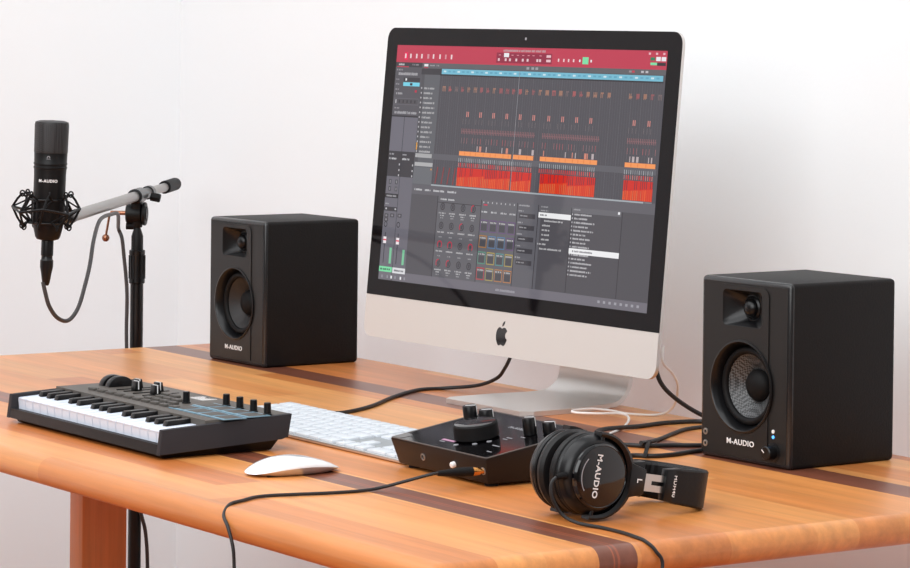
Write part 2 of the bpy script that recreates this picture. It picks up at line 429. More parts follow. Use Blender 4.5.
# rear shell, bulging towards the middle
b = MB(); loops = []
for sc, d in ((1.0, 0.0), (1.0, 0.0045), (0.992, 0.006), (0.95, 0.009), (0.85, 0.0165), (0.7, 0.027), (0.5, 0.038), (0.3, 0.044), (0.1, 0.046)):
    loops.append([CM @ Vector((CW / 2 + (x - CW / 2) * sc, -CH / 2 + (y + CH / 2) * sc, -0.001 - d)) for x, y in cut])
b.loft(loops, 0, (False, True)); b.build('rear_housing', M['alu'], comp)
# stand: one bent sheet
prof = catmull([(0.350, 0.0035), (0.44, 0.0035), (0.500, 0.0040), (0.525, 0.008), (0.541, 0.022), (0.546, 0.045), (0.543, 0.08), (0.528, 0.14), (0.505, 0.21), (0.489, 0.26)], 6)
b = MB(); th = 0.0033; Wd = 0.188; loops = []
for side in range(1):
    pts = [(p.x, p.y) for p in prof]; up_, dn = [], []
    for i, (y, z) in enumerate(pts):
        a = Vector(pts[min(i + 1, len(pts) - 1)]) - Vector(pts[max(i - 1, 0)]); a.normalize()
        nrm = Vector((-a.y, a.x)); up_.append((y + nrm.x * th, z + nrm.y * th)); dn.append((y - nrm.x * th, max(z - nrm.y * th, 0.0003)))
    n = len(pts); cols = []
    for i in range(n):
        y = pts[i][0]
        wd = Wd / 2
        fr = pts[i][0] - 0.350
        if i < 10 and fr < 0.012: wd = Wd / 2 - 0.012 + math.sqrt(max(0, 0.012 ** 2 - (0.012 - fr) ** 2))
        tp_ = min(1.0, max(0.0, (pts[i][0] - 0.44) / 0.10)) if i < 24 else 1.0
        cols.append(wd * (1 - 0.19 * tp_))
    vv = []
    sy, cy_ = math.sin(c_th), math.cos(c_th)
    for i in range(n):
        for sx, lst in ((-1, up_), (1, up_), (1, dn), (-1, dn)):
            x = sx * cols[i]; yy = lst[i][0] - CB.y; vv.append((x * cy_ - yy * sy, x * sy + yy * cy_, lst[i][1]))
    ff = [(3, 2, 1, 0), tuple((n - 1) * 4 + k for k in range(4))]
    for i in range(n - 1):
        for k in range(4):
            ff.append((i * 4 + k, i * 4 + (k + 1) % 4, (i + 1) * 4 + (k + 1) % 4, (i + 1) * 4 + k))
    b.faces(vv, ff)
b.build('stand', M['alu'], comp)
b = MB(); b.lathe([(0.0020, 0), (0.0020, 0.0004), (0, 0.0004)], CM @ Matrix.Translation((CW / 2, -0.0128, 0.0001)), 16); b.build('camera_lens', M['mark'], comp)
# emblem on the chin: bitten apple with a leaf
ap = [(0.0, 0.30), (0.10, 0.36), (0.24, 0.37), (0.37, 0.30), (0.43, 0.20), (0.33, 0.10), (0.30, -0.02), (0.34, -0.14), (0.45, -0.22),
      (0.40, -0.36), (0.30, -0.50), (0.20, -0.56), (0.08, -0.53), (0.0, -0.50), (-0.09, -0.53), (-0.20, -0.56), (-0.32, -0.47), (-0.42, -0.30), (-0.46, -0.08), (-0.43, 0.14), (-0.33, 0.30), (-0.20, 0.37), (-0.09, 0.35)]
aps = catmull([(x, y, 0) for x, y in ap + ap[:1]], 4)[:-1]
leaf = [(0.0, 0.42), (0.02, 0.54), (0.10, 0.66), (0.22, 0.72), (0.21, 0.60), (0.13, 0.48)]
b = MB(); s_ = 0.0265; ex, ey = CW / 2, -(CG + CH) / 2 - 0.001
b.prism([(ex + p.x * s_, ey + p.y * s_) for p in aps], 0.0, 0.0004, CM); b.prism([(ex + x * s_, ey + y * s_) for x, y in leaf], 0.0, 0.0004, CM)
b.build('logo', M['gloss'], chin)

# the picture on the screen: a flat display, drawn as coloured areas in screen fractions (u to the right, v down)
SX0, SX1, SY0, SY1 = 0.0262, 0.6242, -0.0249, -0.3613
scr_mats, scr_idx = [], {}
def smat(c):
    if c not in scr_idx:
        k = N('screen_colour'); k.b.inputs['Base Color'].default_value = (0.004, 0.004, 0.004, 1)
        k.b.inputs['Roughness'].default_value = 0.05; k.b.inputs['Specular IOR Level'].default_value = 0.22; k.b.inputs['Emission Color'].default_value = lin(c); k.b.inputs['Emission Strength'].default_value = SCR_E
        scr_idx[c] = len(scr_mats); scr_mats.append(k.m)
    return scr_idx[c]
SCR_E = 0.92
sb = MB(); layer = [0]
def q(u0, v0, u1, v1, c, skew=0.0, lz=1):
    z = 0.0004 + lz * 0.00006
    X = lambda u: SX0 + u * (SX1 - SX0)
    Y = lambda v: SY0 + v * (SY1 - SY0)
    vs = [sb.bm.verts.new(CM @ Vector(p)) for p in ((X(u0), Y(v1), z), (X(u1), Y(v1), z), (X(u1 + skew), Y(v0), z), (X(u0 + skew), Y(v0), z))]
    f = sb.bm.faces.new(vs); f.material_index = smat(c)
def dash(u0, u1, v, h, c, lz=4):
    """a line of tiny unreadable lettering"""
    u = u0
    while u < u1:
        w = random.uniform(0.0022, 0.0050); 
        q(u, v - h * random.uniform(0.2, 0.36), min(u + w, u1), v + h * 0.36, tuple(int(x * 0.82) for x in c) if c[0] > 180 else c, 0, lz); u += w + random.choice((0.0006, 0.0008, 0.0008, 0.003))
def ring(u, v, r, c, a0=0, a1=2 * PI, lz=4, wd=0.0022, asp=1.78):
    n = 14
    for i in range(n):
        A, B = a0 + (a1 - a0) * i / n, a0 + (a1 - a0) * (i + 1) / n
        pts = [(u + rr * math.sin(a), v - rr * asp * math.cos(a)) for a, rr in ((A, r), (B, r), (B, r - wd), (A, r - wd))]
        z = 0.0004 + lz * 0.00006
        vs = [sb.bm.verts.new(CM @ Vector((SX0 + p[0] * (SX1 - SX0), SY0 + p[1] * (SY1 - SY0), z))) for p in pts]
        f = sb.bm.faces.new(vs); f.material_index = smat(c)
G0, G1, G2, G3, G4 = (80, 78, 84), (92, 91, 97), (62, 60, 66), (104, 102, 110), (48, 46, 52)
RED, DRED, CY, ORG, FIRE, FIRE2, WHT, MINT, TXT = (196, 58, 82), (150, 36, 66), (118, 190, 214), (250, 156, 92), (214, 44, 34), (226, 84, 44), (240, 240, 244), (128, 226, 170), (196, 194, 200)
q(0, 0, 1, 1, G1, lz=0)
# title bar and transport
q(0, 0, 1, 0.073, RED)
dash(0.421, 0.579, 0.013, 0.013, (236, 190, 196), 3)
q(0.032, 0.030, 0.046, 0.062, (240, 30, 90), lz=2)
for i, u in enumerate((0.037, 0.058, 0.082, 0.103, 0.128, 0.150, 0.176, 0.199, 0.222)):
    q(u - 0.003, 0.036, u + (0.003 if i != 4 else 0.005), 0.055, (240, 216, 220) if i not in (4, 7) else (216, 150, 160), 0, 3)
q(0.396, 0.022, 0.602, 0.064, DRED, lz=2)
q(0.424, 0.023, 0.443, 0.040, WHT, lz=3)
for u in (0.404, 0.452, 0.472, 0.492, 0.512, 0.530, 0.556): q(u, 0.030, u + 0.008, 0.033, (226, 150, 164), lz=3)
for u in (0.402, 0.428, 0.444, 0.468, 0.492, 0.510, 0.546, 0.556): q(u, 0.045, u + 0.007, 0.056, (236, 200, 208), lz=3)
for v in (0.028, 0.046): q(0.582, v, 0.598, v + 0.010, (240, 196, 204), lz=3)
for u in (0.624, 0.643, 0.660, 0.678): q(u, 0.041, u + 0.005, 0.053, (240, 210, 214), lz=3)
q(0.712, 0.032, 0.733, 0.060, MINT, lz=3); q(0.700, 0.042, 0.705, 0.052, WHT, lz=3); q(0.740, 0.042, 0.745, 0.052, WHT, lz=3)
for u in (0.942, 0.966, 0.990): q(u - 0.004, 0.008, u + 0.003, 0.016, (236, 190, 200), lz=3)
q(0.945, 0.026, 0.960, 0.038, (36, 130, 92), lz=3); q(0.964, 0.024, 0.979, 0.040, WHT, lz=3); q(0.982, 0.024, 0.997, 0.040, WHT, lz=3)
q(0.946, 0.046, 0.968, 0.056, MINT, lz=3); q(0.968, 0.046, 0.997, 0.058, G4, lz=3)
# tool strip
q(0.108, 0.073, 1, 0.093, (98, 97, 102)); q(0, 0.073, 0.108, 0.093, G2)
dash(0.012, 0.035, 0.082, 0.012, WHT); dash(0.068, 0.094, 0.082, 0.010, (140, 138, 144)); q(0.005, 0.090, 0.054, 0.094, RED, lz=4)
q(0.116, 0.078, 0.132, 0.088, WHT, lz=3); dash(0.140, 0.158, 0.083, 0.009, TXT); dash(0.166, 0.176, 0.083, 0.009, TXT); q(0.116, 0.091, 0.132, 0.095, RED, lz=4)
for u in (0.512, 0.530, 0.545): q(u, 0.078, u + 0.010, 0.088, (160, 160, 166), lz=3)
for u, c in ((0.876, (150, 140, 146)), (0.886, (200, 60, 80)), (0.917, TXT), (0.932, TXT)): q(u, 0.079, u + 0.009, 0.087, c, lz=3)
# inspector column
q(0, 0.093, 0.107, 0.304, (88, 86, 93)); q(0.001, 0.304, 0.107, 0.452, (112, 110, 121)); q(0.052, 0.304, 0.054, 0.452, G2, lz=2)
dash(0.014, 0.092, 0.122, 0.017, (210, 208, 214)); dash(0.006, 0.030, 0.105, 0.010, (150, 148, 154))
q(0.036, 0.138, 0.103, 0.155, G2, lz=2); q(0.044, 0.141, 0.050, 0.151, WHT, lz=3); q(0.036, 0.158, 0.103, 0.174, (120, 214, 236), lz=2); q(0.064, 0.161, 0.074, 0.171, G4, lz=3)
dash(0.006, 0.020, 0.146, 0.010, (150, 148, 154)); dash(0.006, 0.020, 0.166, 0.010, (150, 148, 154))
dash(0.006, 0.020, 0.188, 0.009, (150, 148, 154)); dash(0.010, 0.036, 0.206, 0.013, TXT); q(0.086, 0.190, 0.094, 0.200, (190, 50, 76), lz=3)
q(0.004, 0.226, 0.104, 0.254, G3, lz=2); q(0.006, 0.229, 0.102, 0.251, (84, 82, 88), lz=3)
for i in range(5): q(0.024 + i * 0.016, 0.234, 0.028 + i * 0.016, 0.246, G4, lz=4)
q(0.010, 0.232, 0.014, 0.248, TXT, lz=4)
dash(0.008, 0.028, 0.268, 0.009, (150, 148, 154)); dash(0.010, 0.100, 0.287, 0.016, (206, 204, 210))
q(0, 0.300, 0.107, 0.306, G4, lz=2)
q(0, 0.452, 0.107, 0.560, G2); q(0.053, 0.452, 0.0545, 1, G4, lz=2)
dash(0.004, 0.024, 0.465, 0.010, TXT); dash(0.058, 0.074, 0.465, 0.010, TXT); dash(0.004, 0.034, 0.484, 0.012, WHT); dash(0.058, 0.088, 0.484, 0.012, WHT)
for v in (0.508, 0.532, 0.554):
    for u in (0.046, 0.100): q(u, v - 0.004, u + 0.004, v + 0.004, TXT, lz=3)
q(0, 0.560, 0.107, 0.965, (110, 108, 118))
for u in (0.016, 0.042):
    for v in (0.583, 0.613): q(u - 0.005, v - 0.010, u + 0.005, v + 0.010, (78, 76, 82), lz=3); q(u - 0.001, v - 0.006, u + 0.002, v + 0.006, (150, 148, 154), lz=4)
q(0, 0.634, 0.053, 0.652, G4, lz=3); dash(0.006, 0.046, 0.643, 0.011, TXT); dash(0.004, 0.018, 0.677, 0.009, TXT)
q(0, 0.690, 0.053, 0.708, G2, lz=3); q(0.006, 0.695, 0.012, 0.702, TXT, lz=4); q(0.044, 0.695, 0.050, 0.702, TXT, lz=4)
for u, v in ((0.012, 0.728), (0.036, 0.726), (0.066, 0.724), (0.012, 0.745)): q(u - 0.008, v - 0.008, u + 0.008, v + 0.008, (70, 68, 74), lz=3); q(u - 0.004, v - 0.004, u + 0.004, v + 0.004, (130, 128, 136), lz=4)
ring(0.012, 0.765, 0.007, G4); ring(0.064, 0.763, 0.007, G4)
for u in (0.014, 0.067): q(u - 0.0012, 0.800, u + 0.0012, 0.930, G4, lz=3); q(u - 0.006, 0.818, u + 0.006, 0.846, (244, 236, 240), lz=5); q(u - 0.006, 0.828, u + 0.006, 0.834, (230, 60, 90), lz=6)
q(0.037, 0.862, 0.046, 0.930, (126, 200, 158), lz=3); q(0.090, 0.866, 0.099, 0.930, (126, 200, 158), lz=3)
q(0, 0.944, 0.053, 0.966, MINT, lz=3); q(0.055, 0.944, 0.107, 0.968, (226, 226, 230), lz=3); dash(0.004, 0.048, 0.955, 0.011, (60, 90, 76)); dash(0.062, 0.100, 0.956, 0.011, (110, 110, 116))
# track list
q(0.107, 0.097, 0.183, 0.585, (98, 99, 105)); q(0.107, 0.097, 0.187, 0.122, G2, lz=2); q(0.108, 0.122, 0.121, 0.50, (84, 83, 89), lz=2)
for i in range(15):
    v = 0.180 + i * 0.0205
    w = random.uniform(0.034, 0.048)
    dash(0.123, 0.123 + w, v, 0.012, (214, 213, 217)); q(0.111, v - 0.004, 0.115, v + 0.003, (190, 188, 194), lz=4)
q(0.110, 0.455, 0.176, 0.472, (170, 170, 172), lz=3); q(0.110, 0.492, 0.182, 0.508, (178, 178, 180), lz=3)
q(0.110, 0.410, 0.114, 0.440, (240, 170, 60), lz=5); q(0.176, 0.516, 0.180, 0.522, (240, 170, 60), lz=5)
q(0.108, 0.512, 0.183, 0.583, (108, 110, 116), lz=2)
# arrangement area
q(0.183, 0.093, 1, 0.582, (82, 80, 87)); q(0.183, 0.119, 0.994, 0.124, G4, lz=2)
q(0.188, 0.096, 0.992, 0.118, CY, lz=2)
for i in range(44): q(0.196 + i * 0.018, 0.103, 0.206 + i * 0.018, 0.110, (100, 168, 196) if i % 3 else (206, 230, 238), lz=3)
for i in range(92):
    u = 0.192 + i * 0.00873
    q(u, 0.124, u + 0.0008, 0.580, (98, 97, 104) if i % 4 else (112, 111, 118), lz=2)
q(0.183, 0.452, 0.994, 0.476, (98, 97, 104), lz=3)
blocks = ((0.283, 0.482), (0.489, 0.564), (0.588, 0.792), (0.887, 0.990))
sec = ((0.283, 0.564), (0.588, 0.792), (0.887, 0.990))
for i in range(40):                                                 # top row of small red clips
    u = 0.197 + i * 0.0245
    if 0.815 < u < 0.880 or u > 0.985: continue
    c = random.choice(((150, 92, 96), (168, 96, 98), (120, 104, 106), (160, 120, 104)))
    for k in range(random.choice((2, 2, 3))): q(u + k * 0.005, 0.168, u + k * 0.005 + 0.0025, 0.190, c, lz=4)
    q(u, random.choice((0.168, 0.178)), u + 0.011, random.choice((0.174, 0.186)), c, lz=4)
for (a, e) in sec:
    u = a + 0.016
    while u < e - 0.01:
        for k in range(2): q(u + k * 0.006, 0.270, u + k * 0.006 + 0.003, 0.292, (214, 140, 132), lz=4)
        for k in range(3): q(u - 0.012 + k * 0.012, 0.300, u - 0.011 + k * 0.012, 0.322, (132, 120, 122), lz=4)
        u += 0.050
    u = a + 0.002
    while u < e - 0.003:
        q(u, 0.340, u + 0.002, 0.362, (150, 104, 108), lz=4); q(u + 0.002, 0.350, u + 0.005, 0.354, (132, 98, 104), lz=4); u += 0.0062
    u = a + 0.004
    while u < e - 0.003:
        if random.random() < 0.8: q(u, 0.378, u + 0.0016, 0.402, random.choice(((160, 108, 112), (136, 112, 116), (176, 92, 96))), lz=4)
        u += 0.0105
    for k in range(7):
        u = a + 0.004 + (e - a - 0.01) * random.random(); q(u, 0.410, u + random.choice((0.003, 0.008)), 0.432, random.choice(((214, 138, 120), (190, 176, 178))), lz=4)
    u = a
    while u < e - 0.003:
        q(u, 0.462, u + 0.0022, 0.479, random.choice(((170, 176, 180), (140, 142, 148))), lz=5)
        c = random.choice(((206, 84, 84), (196, 120, 116), (220, 60, 62), (160, 118, 120)))
        q(u, 0.482, u + 0.0032, 0.499, c, lz=5); u += 0.0072
for (a, e) in blocks:
    q(a, 0.434, e, 0.452, ORG, lz=5); u = a + 0.02
    while u < e - 0.01: q(u, 0.436, u + 0.003, 0.450, (238, 138, 76), lz=6); u += random.uniform(0.018, 0.03)
for (a, e) in ((0.281, 0.484), (0.489, 0.562), (0.594, 0.790), (0.888, 0.987)):
    q(a, 0.502, e, 0.578, FIRE, lz=4); u = a; k = 0
    n = max(1, round((e - a) / 0.085)); L = (e - a) / n
    while u < e - 0.004:
        h = 0.532 + 0.012 * (1 - ((u - a) % L) / L)
        q(u, h, min(u + 0.0045, e), 0.578, random.choice((FIRE2, (230, 92, 46), (220, 72, 42))), lz=5)
        if random.random() < 0.62: q(u + 0.0045, 0.502, u + 0.0068, h - 0.004, (110, 52, 64) if k % 2 else (140, 50, 58), lz=6)
        if random.random() < 0.35: q(u + 0.001, 0.540, u + 0.002, 0.576, (180, 130, 90), lz=6)
        u += 0.0066; k += 1
for u in (0.196, 0.220, 0.243, 0.265): q(u, 0.506, u + 0.004, 0.576, (140, 62, 66), 0.006, 4)
q(0.488, 0.094, 0.4895, 0.580, (150, 150, 156), 0, 7)
q(0.183, 0.580, 0.960, 0.586, (168, 176, 182), lz=5); q(0.963, 0.580, 0.988, 0.585, (130, 130, 136), lz=5)
# lower editor
q(0.107, 0.586, 1, 0.626, (100, 98, 105)); 
for u0, u1 in ((0.118, 0.148), (0.160, 0.182), (0.194, 0.238), (0.250, 0.284)): dash(u0, u1, 0.606, 0.012, WHT)
q(0.107, 0.626, 0.214, 0.962, (88, 86, 92)); q(0.214, 0.626, 0.384, 0.962, (100, 99, 105)); q(0.384, 0.626, 0.520, 0.962, (104, 103, 109)); q(0.520, 0.626, 0.608, 0.962, (100, 99, 106)); q(0.608, 0.626, 1, 0.962, (84, 82, 88))
for u in (0.2135, 0.3835, 0.5195, 0.597): q(u, 0.626, u + 0.002, 0.962, G4, lz=3)
dash(0.226, 0.250, 0.638, 0.010, WHT); dash(0.256, 0.280, 0.638, 0.010, WHT); q(0.216, 0.650, 0.383, 0.653, G2, lz=3)
hot = {(0, 3), (1, 2), (2, 0), (2, 1), (2, 3), (3, 0), (3, 1)}
for r, v in enumerate((0.668, 0.747, 0.826, 0.903)):
    for cidx, u in enumerate((0.236, 0.276, 0.316, 0.356)):
        c = (206, 40, 74) if (r, cidx) in hot else (56, 54, 60)
        ring(u, v, 0.0088, (60, 58, 64), lz=4); q(u - 0.0035, v - 0.008, u + 0.0035, v + 0.008, (74, 72, 79), lz=3)
        if (r, cidx) in hot: ring(u, v, 0.0092, c, -2.4, -2.4 + (4.8 if r == 2 else 2.6), 5)
        dash(u - 0.013, u + 0.013, v + 0.027, 0.009, (222, 221, 225))
        if r in (0, 3): dash(u - 0.007, u + 0.008, v + 0.037, 0.008, (222, 221, 225))
        dash(u - 0.006, u + 0.006, v + 0.047, 0.007, (190, 188, 194))
for u in range(8): q(0.392 + u * 0.0165, 0.632, 0.395 + u * 0.0165, 0.639, TXT, lz=4)
q(0.394, 0.643, 0.408, 0.648, (210, 50, 80), lz=4)
for u in (0.388, 0.424, 0.460, 0.494): dash(u, u + 0.022, 0.674, 0.010, WHT)
padc = (((110, 84, 128),) * 4, ((176, 122, 60), (92, 128, 168), (92, 128, 168), (110, 84, 128)), ((90, 150, 130), (178, 160, 84), (92, 150, 150), (178, 160, 84)), ((190, 62, 70), (176, 158, 92), (184, 128, 84), (190, 130, 84)))
for r, v in enumerate((0.706, 0.770, 0.836, 0.901)):
    for cidx, u in enumerate((0.387, 0.421, 0.455, 0.489)):
        q(u, v, u + 0.029, v + 0.050, padc[r][cidx], lz=3); q(u + 0.002, v + 0.004, u + 0.027, v + 0.0465, (96, 95, 101), lz=4)
        q(u + 0.004, v + 0.018, u + 0.025, v + 0.044, (80, 79, 85), lz=5); dash(u + 0.003, u + 0.026, v + 0.010, 0.009, (226, 225, 228), 6)
dash(0.526, 0.566, 0.634, 0.010, TXT)
for v in (0.675, 0.722, 0.768, 0.815, 0.862): dash(0.526, 0.545, v - 0.019, 0.009, TXT); q(0.530, v - 0.009, 0.588, v + 0.010, (70, 68, 74), lz=4); dash(0.534, 0.560, v, 0.008, (196, 194, 200), 5)
q(0.600, 0.626, 0.716, 0.654, (100, 99, 105), lz=3); q(0.718, 0.624, 0.889, 0.645, (108, 107, 113), lz=3); dash(0.608, 0.632, 0.632, 0.008, TXT); dash(0.724, 0.748, 0.632, 0.008, TXT); q(0.878, 0.627, 0.885, 0.637, WHT, lz=5)
q(0.600, 0.655, 0.716, 0.676, (244, 244, 246), lz=4); dash(0.606, 0.630, 0.665, 0.010, (130, 128, 134), 5); dash(0.607, 0.635, 0.647, 0.008, TXT)
for i, (u0, u1) in enumerate(((0.622, 0.690), (0.616, 0.644), (0.616, 0.644), (0.616, 0.644), (0.616, 0.644), (0.604, 0.634), (0.612, 0.690))): dash(u0, u1, 0.687 + i * 0.0186, 0.010, (226, 225, 229))
for i in range(16):
    v = 0.651 + i * 0.0158
    if i == 9: continue
    q(0.720, v - 0.003, 0.723, v + 0.003, TXT, lz=4); dash(0.728, 0.728 + random.choice((0.05, 0.06, 0.072, 0.046)), v, 0.010, (230, 229, 233))
q(0.718, 0.784, 0.892, 0.806, (246, 246, 248), lz=4); dash(0.730, 0.800, 0.795, 0.010, (140, 138, 144), 5)
for u in (0.716, 0.892): q(u, 0.626, u + 0.0015, 0.960, G4, lz=3)
# footer
q(0, 0.962, 1, 1, (116, 113, 122), lz=2)
for i, u in enumerate((0.012, 0.034, 0.050, 0.066, 0.088, 0.104)): q(u, 0.980, u + 0.006, 0.992, WHT if i in (2, 4) else (150, 148, 156), lz=4)
dash(0.464, 0.536, 0.983, 0.014, (158, 156, 164))
for i in range(8): q(0.832 + i * 0.019, 0.974, 0.840 + i * 0.019, 0.984, (164, 162, 170), lz=4)
sb.build('screen', scr_mats, comp, smooth=False)

# ------------------------------------------------------------------ small keyboard controller
KX0, KX1, KY0, KY1 = -0.284, 0.124, -0.255, -0.077
kc = thing('midi_keyboard', 'small black music keyboard controller with white piano keys, pads and knobs', 'music keyboard', ((KX0 + KX1) / 2, (KY0 + KY1) / 2, T))
kx, ky = -(KX0 + KX1) / 2, -(KY0 + KY1) / 2
kz = lambda y: 0.0360 + (y - KY0) / (KY1 - KY0) * 0.0085          # top of the side cheeks, rising to the back
b = MB(); L = lambda x, y, z: (x + kx, y + ky, z)
b.hexa([L(KX0 + 0.014, KY0 + 0.010, 0.0005), L(KX1 - 0.012, KY0 + 0.010, 0.0005), L(KX1 - 0.012, KY1 - 0.018, 0.0005), L(KX0 + 0.014, KY1 - 0.018, 0.0005),
        L(KX0 + 0.003, KY0 + 0.003, 0.013), L(KX1 - 0.004, KY0 + 0.003, 0.013), L(KX1 - 0.004, KY1 - 0.008, 0.018), L(KX0 + 0.003, KY1 - 0.008, 0.018)], 0.002)
b.build('base', M['black'], kc)
cheek = [(KY0, 0.0058), (KY1 - 0.010, 0.0145), (KY1 - 0.001, 0.0165), (KY1 + 0.004, 0.0445), (KY0 + 0.004, 0.0358)]
YZ = Matrix(((0, 0, 1, 0), (1, 0, 0, 0), (0, 1, 0, 0), (0, 0, 0, 1)))   # local x->Y, y->Z, z->X
for x0, x1 in ((KX0, KX0 + 0.0085), (KX1 - 0.0085, KX1)):
    b = MB(); b.prism([(y + ky, z) for y, z in cheek], x0 + kx, x1 + kx, YZ, bev=0.0008); b.build('side_cheek', M['kb_side'], kc)
# front lip, key bed floor, rear body
b = MB(); b.prism([(KY0 + ky + 0.0004, 0.0062), (KY0 + ky + 0.012, 0.0062), (KY0 + ky + 0.012, 0.0175), (KY0 + ky + 0.0020, 0.0180)], KX0 + 0.008 + kx, KX1 - 0.008 + kx, YZ, bev=0.0006)
b.prism([(KY0 + ky + 0.010, 0.008), (KY1 + ky - 0.1, 0.012), (KY1 + ky - 0.1, 0.018), (KY0 + ky + 0.010, 0.014)], KX0 + 0.008 + kx, KX1 - 0.008 + kx, YZ)
b.build('front_rail', M['kb_case'], kc)
PY0 = -0.1885
b = MB(); b.prism([(PY0 + ky, 0.014), (KY1 + ky, 0.0165), (KY1 + ky + 0.0045, 0.0440), (PY0 + ky, kz(PY0) + 0.0035)], KX0 + 0.008 + kx, KX1 - 0.008 + kx, YZ, bev=0.0009)
b.build('control_panel', M['panel'], kc)
pz = lambda y: kz(PY0) + 0.0035 + (y - PY0) / (KY1 + 0.0045 - PY0) * (0.0440 - kz(PY0) - 0.0035)
# keys: 19 white from F to C, 13 black
WK0, WKN = KX0 + 0.0108, 19; WKP = (KX1 - 0.0092 - WK0) / WKN
b = MB(); b.prism([(-0.0545, 0.0165), (0, 0.0165), (0, 0.0352), (-0.0540, 0.0322), (-0.0553, 0.0314), (-0.0553, 0.0300), (-0.0545, 0.0294)], 0.0004, WKP - 0.0005, YZ, bev=0.0007, seg=2)
wk = b.build('white_key', M['white_key'], kc, (WK0 + kx, PY0 + ky, 0))
for i in range(1, WKN): dup(wk, kc, (WK0 + i * WKP + kx, PY0 + ky, 0))
b = MB(); b.hexa([(-0.0056, -0.0345, 0.030), (0.0056, -0.0345, 0.030), (0.0056, 0, 0.033), (-0.0056, 0, 0.033), (-0.0047, -0.0315, 0.0395), (0.0047, -0.0315, 0.0395), (0.0047, 0, 0.0410), (-0.0047, 0, 0.0410)], 0.0008)
bk = None
notes = 'FGABCDE'
for i in range(WKN - 1):
    nme = notes[i % 7]
    if nme in 'BE': continue
    x = WK0 + (i + 1) * WKP + kx + {'F': -0.0015, 'G': 0, 'A': 0.0015, 'C': -0.0012, 'D': 0.0012}[nme]
    if bk is None: bk = b.build('black_key', M['satin'], kc, (x, PY0 + ky, 0))
    else: dup(bk, kc, (x, PY0 + ky, 0))
# buttons
b = MB(); b.box((0, 0, 0), (0.0165, 0.0085, 0.004), bev=0.001); bt = None
spots = [(-0.2147 + i * 0.0236, -0.1655) for i in range(10)]
spots += [(-0.098 + i * 0.0205, -0.1480) for i in range(4)] + [(-0.098 + i * 0.0205, -0.1315) for i in range(3)] + [(-0.112 + i * 0.0205, -0.1150) for i in range(2)]
for x, y in spots:
    l = (x + kx, y + ky, pz(y) + 0.0012)
    if bt is None: bt = b.build('button', M['btn'], kc, l)
    else: dup(bt, kc, l)
# pads with blue lit edges
pad = None
for y in (-0.1545, -0.1195):
    for i in range(4):
        x = 0.0105 + i * 0.0343 - (0.0035 if y > -0.14 else 0) - 0.002
        l = (x + kx, y + ky, pz(y))
        if pad is None:
            b = MB(); b.box((0, 0, 0.0004), (0.0325, 0.0320, 0.0014), bev=0.0004); b.box((0, 0, 0.0010), (0.0272, 0.0240, 0.0010), bev=0.0004, mi=1)
            pad = b.build('drum_pad', [M['blue'], M['btn']], kc, l)
        else: dup(pad, kc, l)
# knobs
b = MB(); b.lathe([(0.0056, 0), (0.0056, 0.0015), (0.0046, 0.002), (0.0043, 0.0140), (0.0037, 0.0148), (0, 0.0148)], None, 24)
kn = b.build('knob', M['satin'], kc, (0.0135 + kx, -0.1010 + ky, pz(-0.101)))
for x in (0.0465, 0.0795, 0.1125): dup(kn, kc, (x + kx, -0.1010 + ky, pz(-0.101)))
dup(kn, kc, (-0.0349 + kx, -0.1304 + ky, pz(-0.13)))
# faders with white index lines
fd = None
for x, y in ((-0.1960, -0.112), (-0.1770, -0.124), (-0.1520, -0.106), (-0.1265, -0.124)):
    b2 = MB(); b2.box((x + kx, -0.116 + ky, pz(-0.116) + 0.0002), (0.0026, 0.052, 0.0012)); b2.build('fader_slot', M['rubber'], kc)
    l = (x + kx, y + ky, pz(y))
    if fd is None:
        b = MB(); b.hexa([(-0.0060, -0.0052, 0.0008), (0.0060, -0.0052, 0.0008), (0.0060, 0.0052, 0.0008), (-0.0060, 0.0052, 0.0008), (-0.0056, -0.0036, 0.0125), (0.0056, -0.0036, 0.0125), (0.0056, 0.0036, 0.0125), (-0.0056, 0.0036, 0.0125)], 0.0006)
        b.box((0, 0, 0.0076), (0.0122, 0.0013, 0.0106), mi=1)
        fd = b.build('fader', [M['satin'], M['white']], kc, l)
    else: dup(fd, kc, l)
for x in (-0.2480, -0.2300):
    b = MB(); y = -0.120
    b.prism([(0.0185 * math.cos(a), 0.0145 * math.sin(a)) for a in [i * PI / 14 for i in range(15)]], -0.0058, 0.0058, Matrix.Translation((x + kx, y + ky, pz(y) - 0.001)) @ YZ, bev=0.0012)
    b.build('pitch_wheel' if x < -0.24 else 'modulation_wheel', M['satin'], kc)
b = MB(); b.box((-0.060 + kx, -0.0925 + ky, pz(-0.0925) + 0.0002), (0.036, 0.021, 0.0012), bev=0.0004); b.build('display', M['lcd'], kc)

# ------------------------------------------------------------------ computer keyboard
MKx, MKy, MKr = -0.190, 0.1165, -0.012
mk = thing('computer_keyboard', 'flat white and silver computer keyboard lying between the music keyboard and the computer', 'keyboard', (MKx, MKy, T), (0, 0, MKr))
U_, RW = 0.0219, 0.0216
KL, KD = 22 * U_ + 0.006, 0.134
mz = lambda y: 0.0052 + (y + KD) / KD * 0.0062          # y from -KD (front) to 0 (back)
b = MB(); b.hexa([(0, -KD, 0.0010), (KL, -KD, 0.0010), (KL, 0, 0.0010), (0, 0, 0.0010), (0, -KD, mz(-KD)), (KL, -KD, mz(-KD)), (KL, 0, mz(0)), (0, 0, mz(0))], 0.0012)
b.build('case', M['alu'], mk)
for fx in (0.03, KL - 0.03):
    for fy in (-0.012, -KD + 0.012):
        b = MB(); b.cyl((fx, fy, 0.0), (fx, fy, 0.0014), 0.005, seg=14); b.build('foot', M['rubber'], mk)
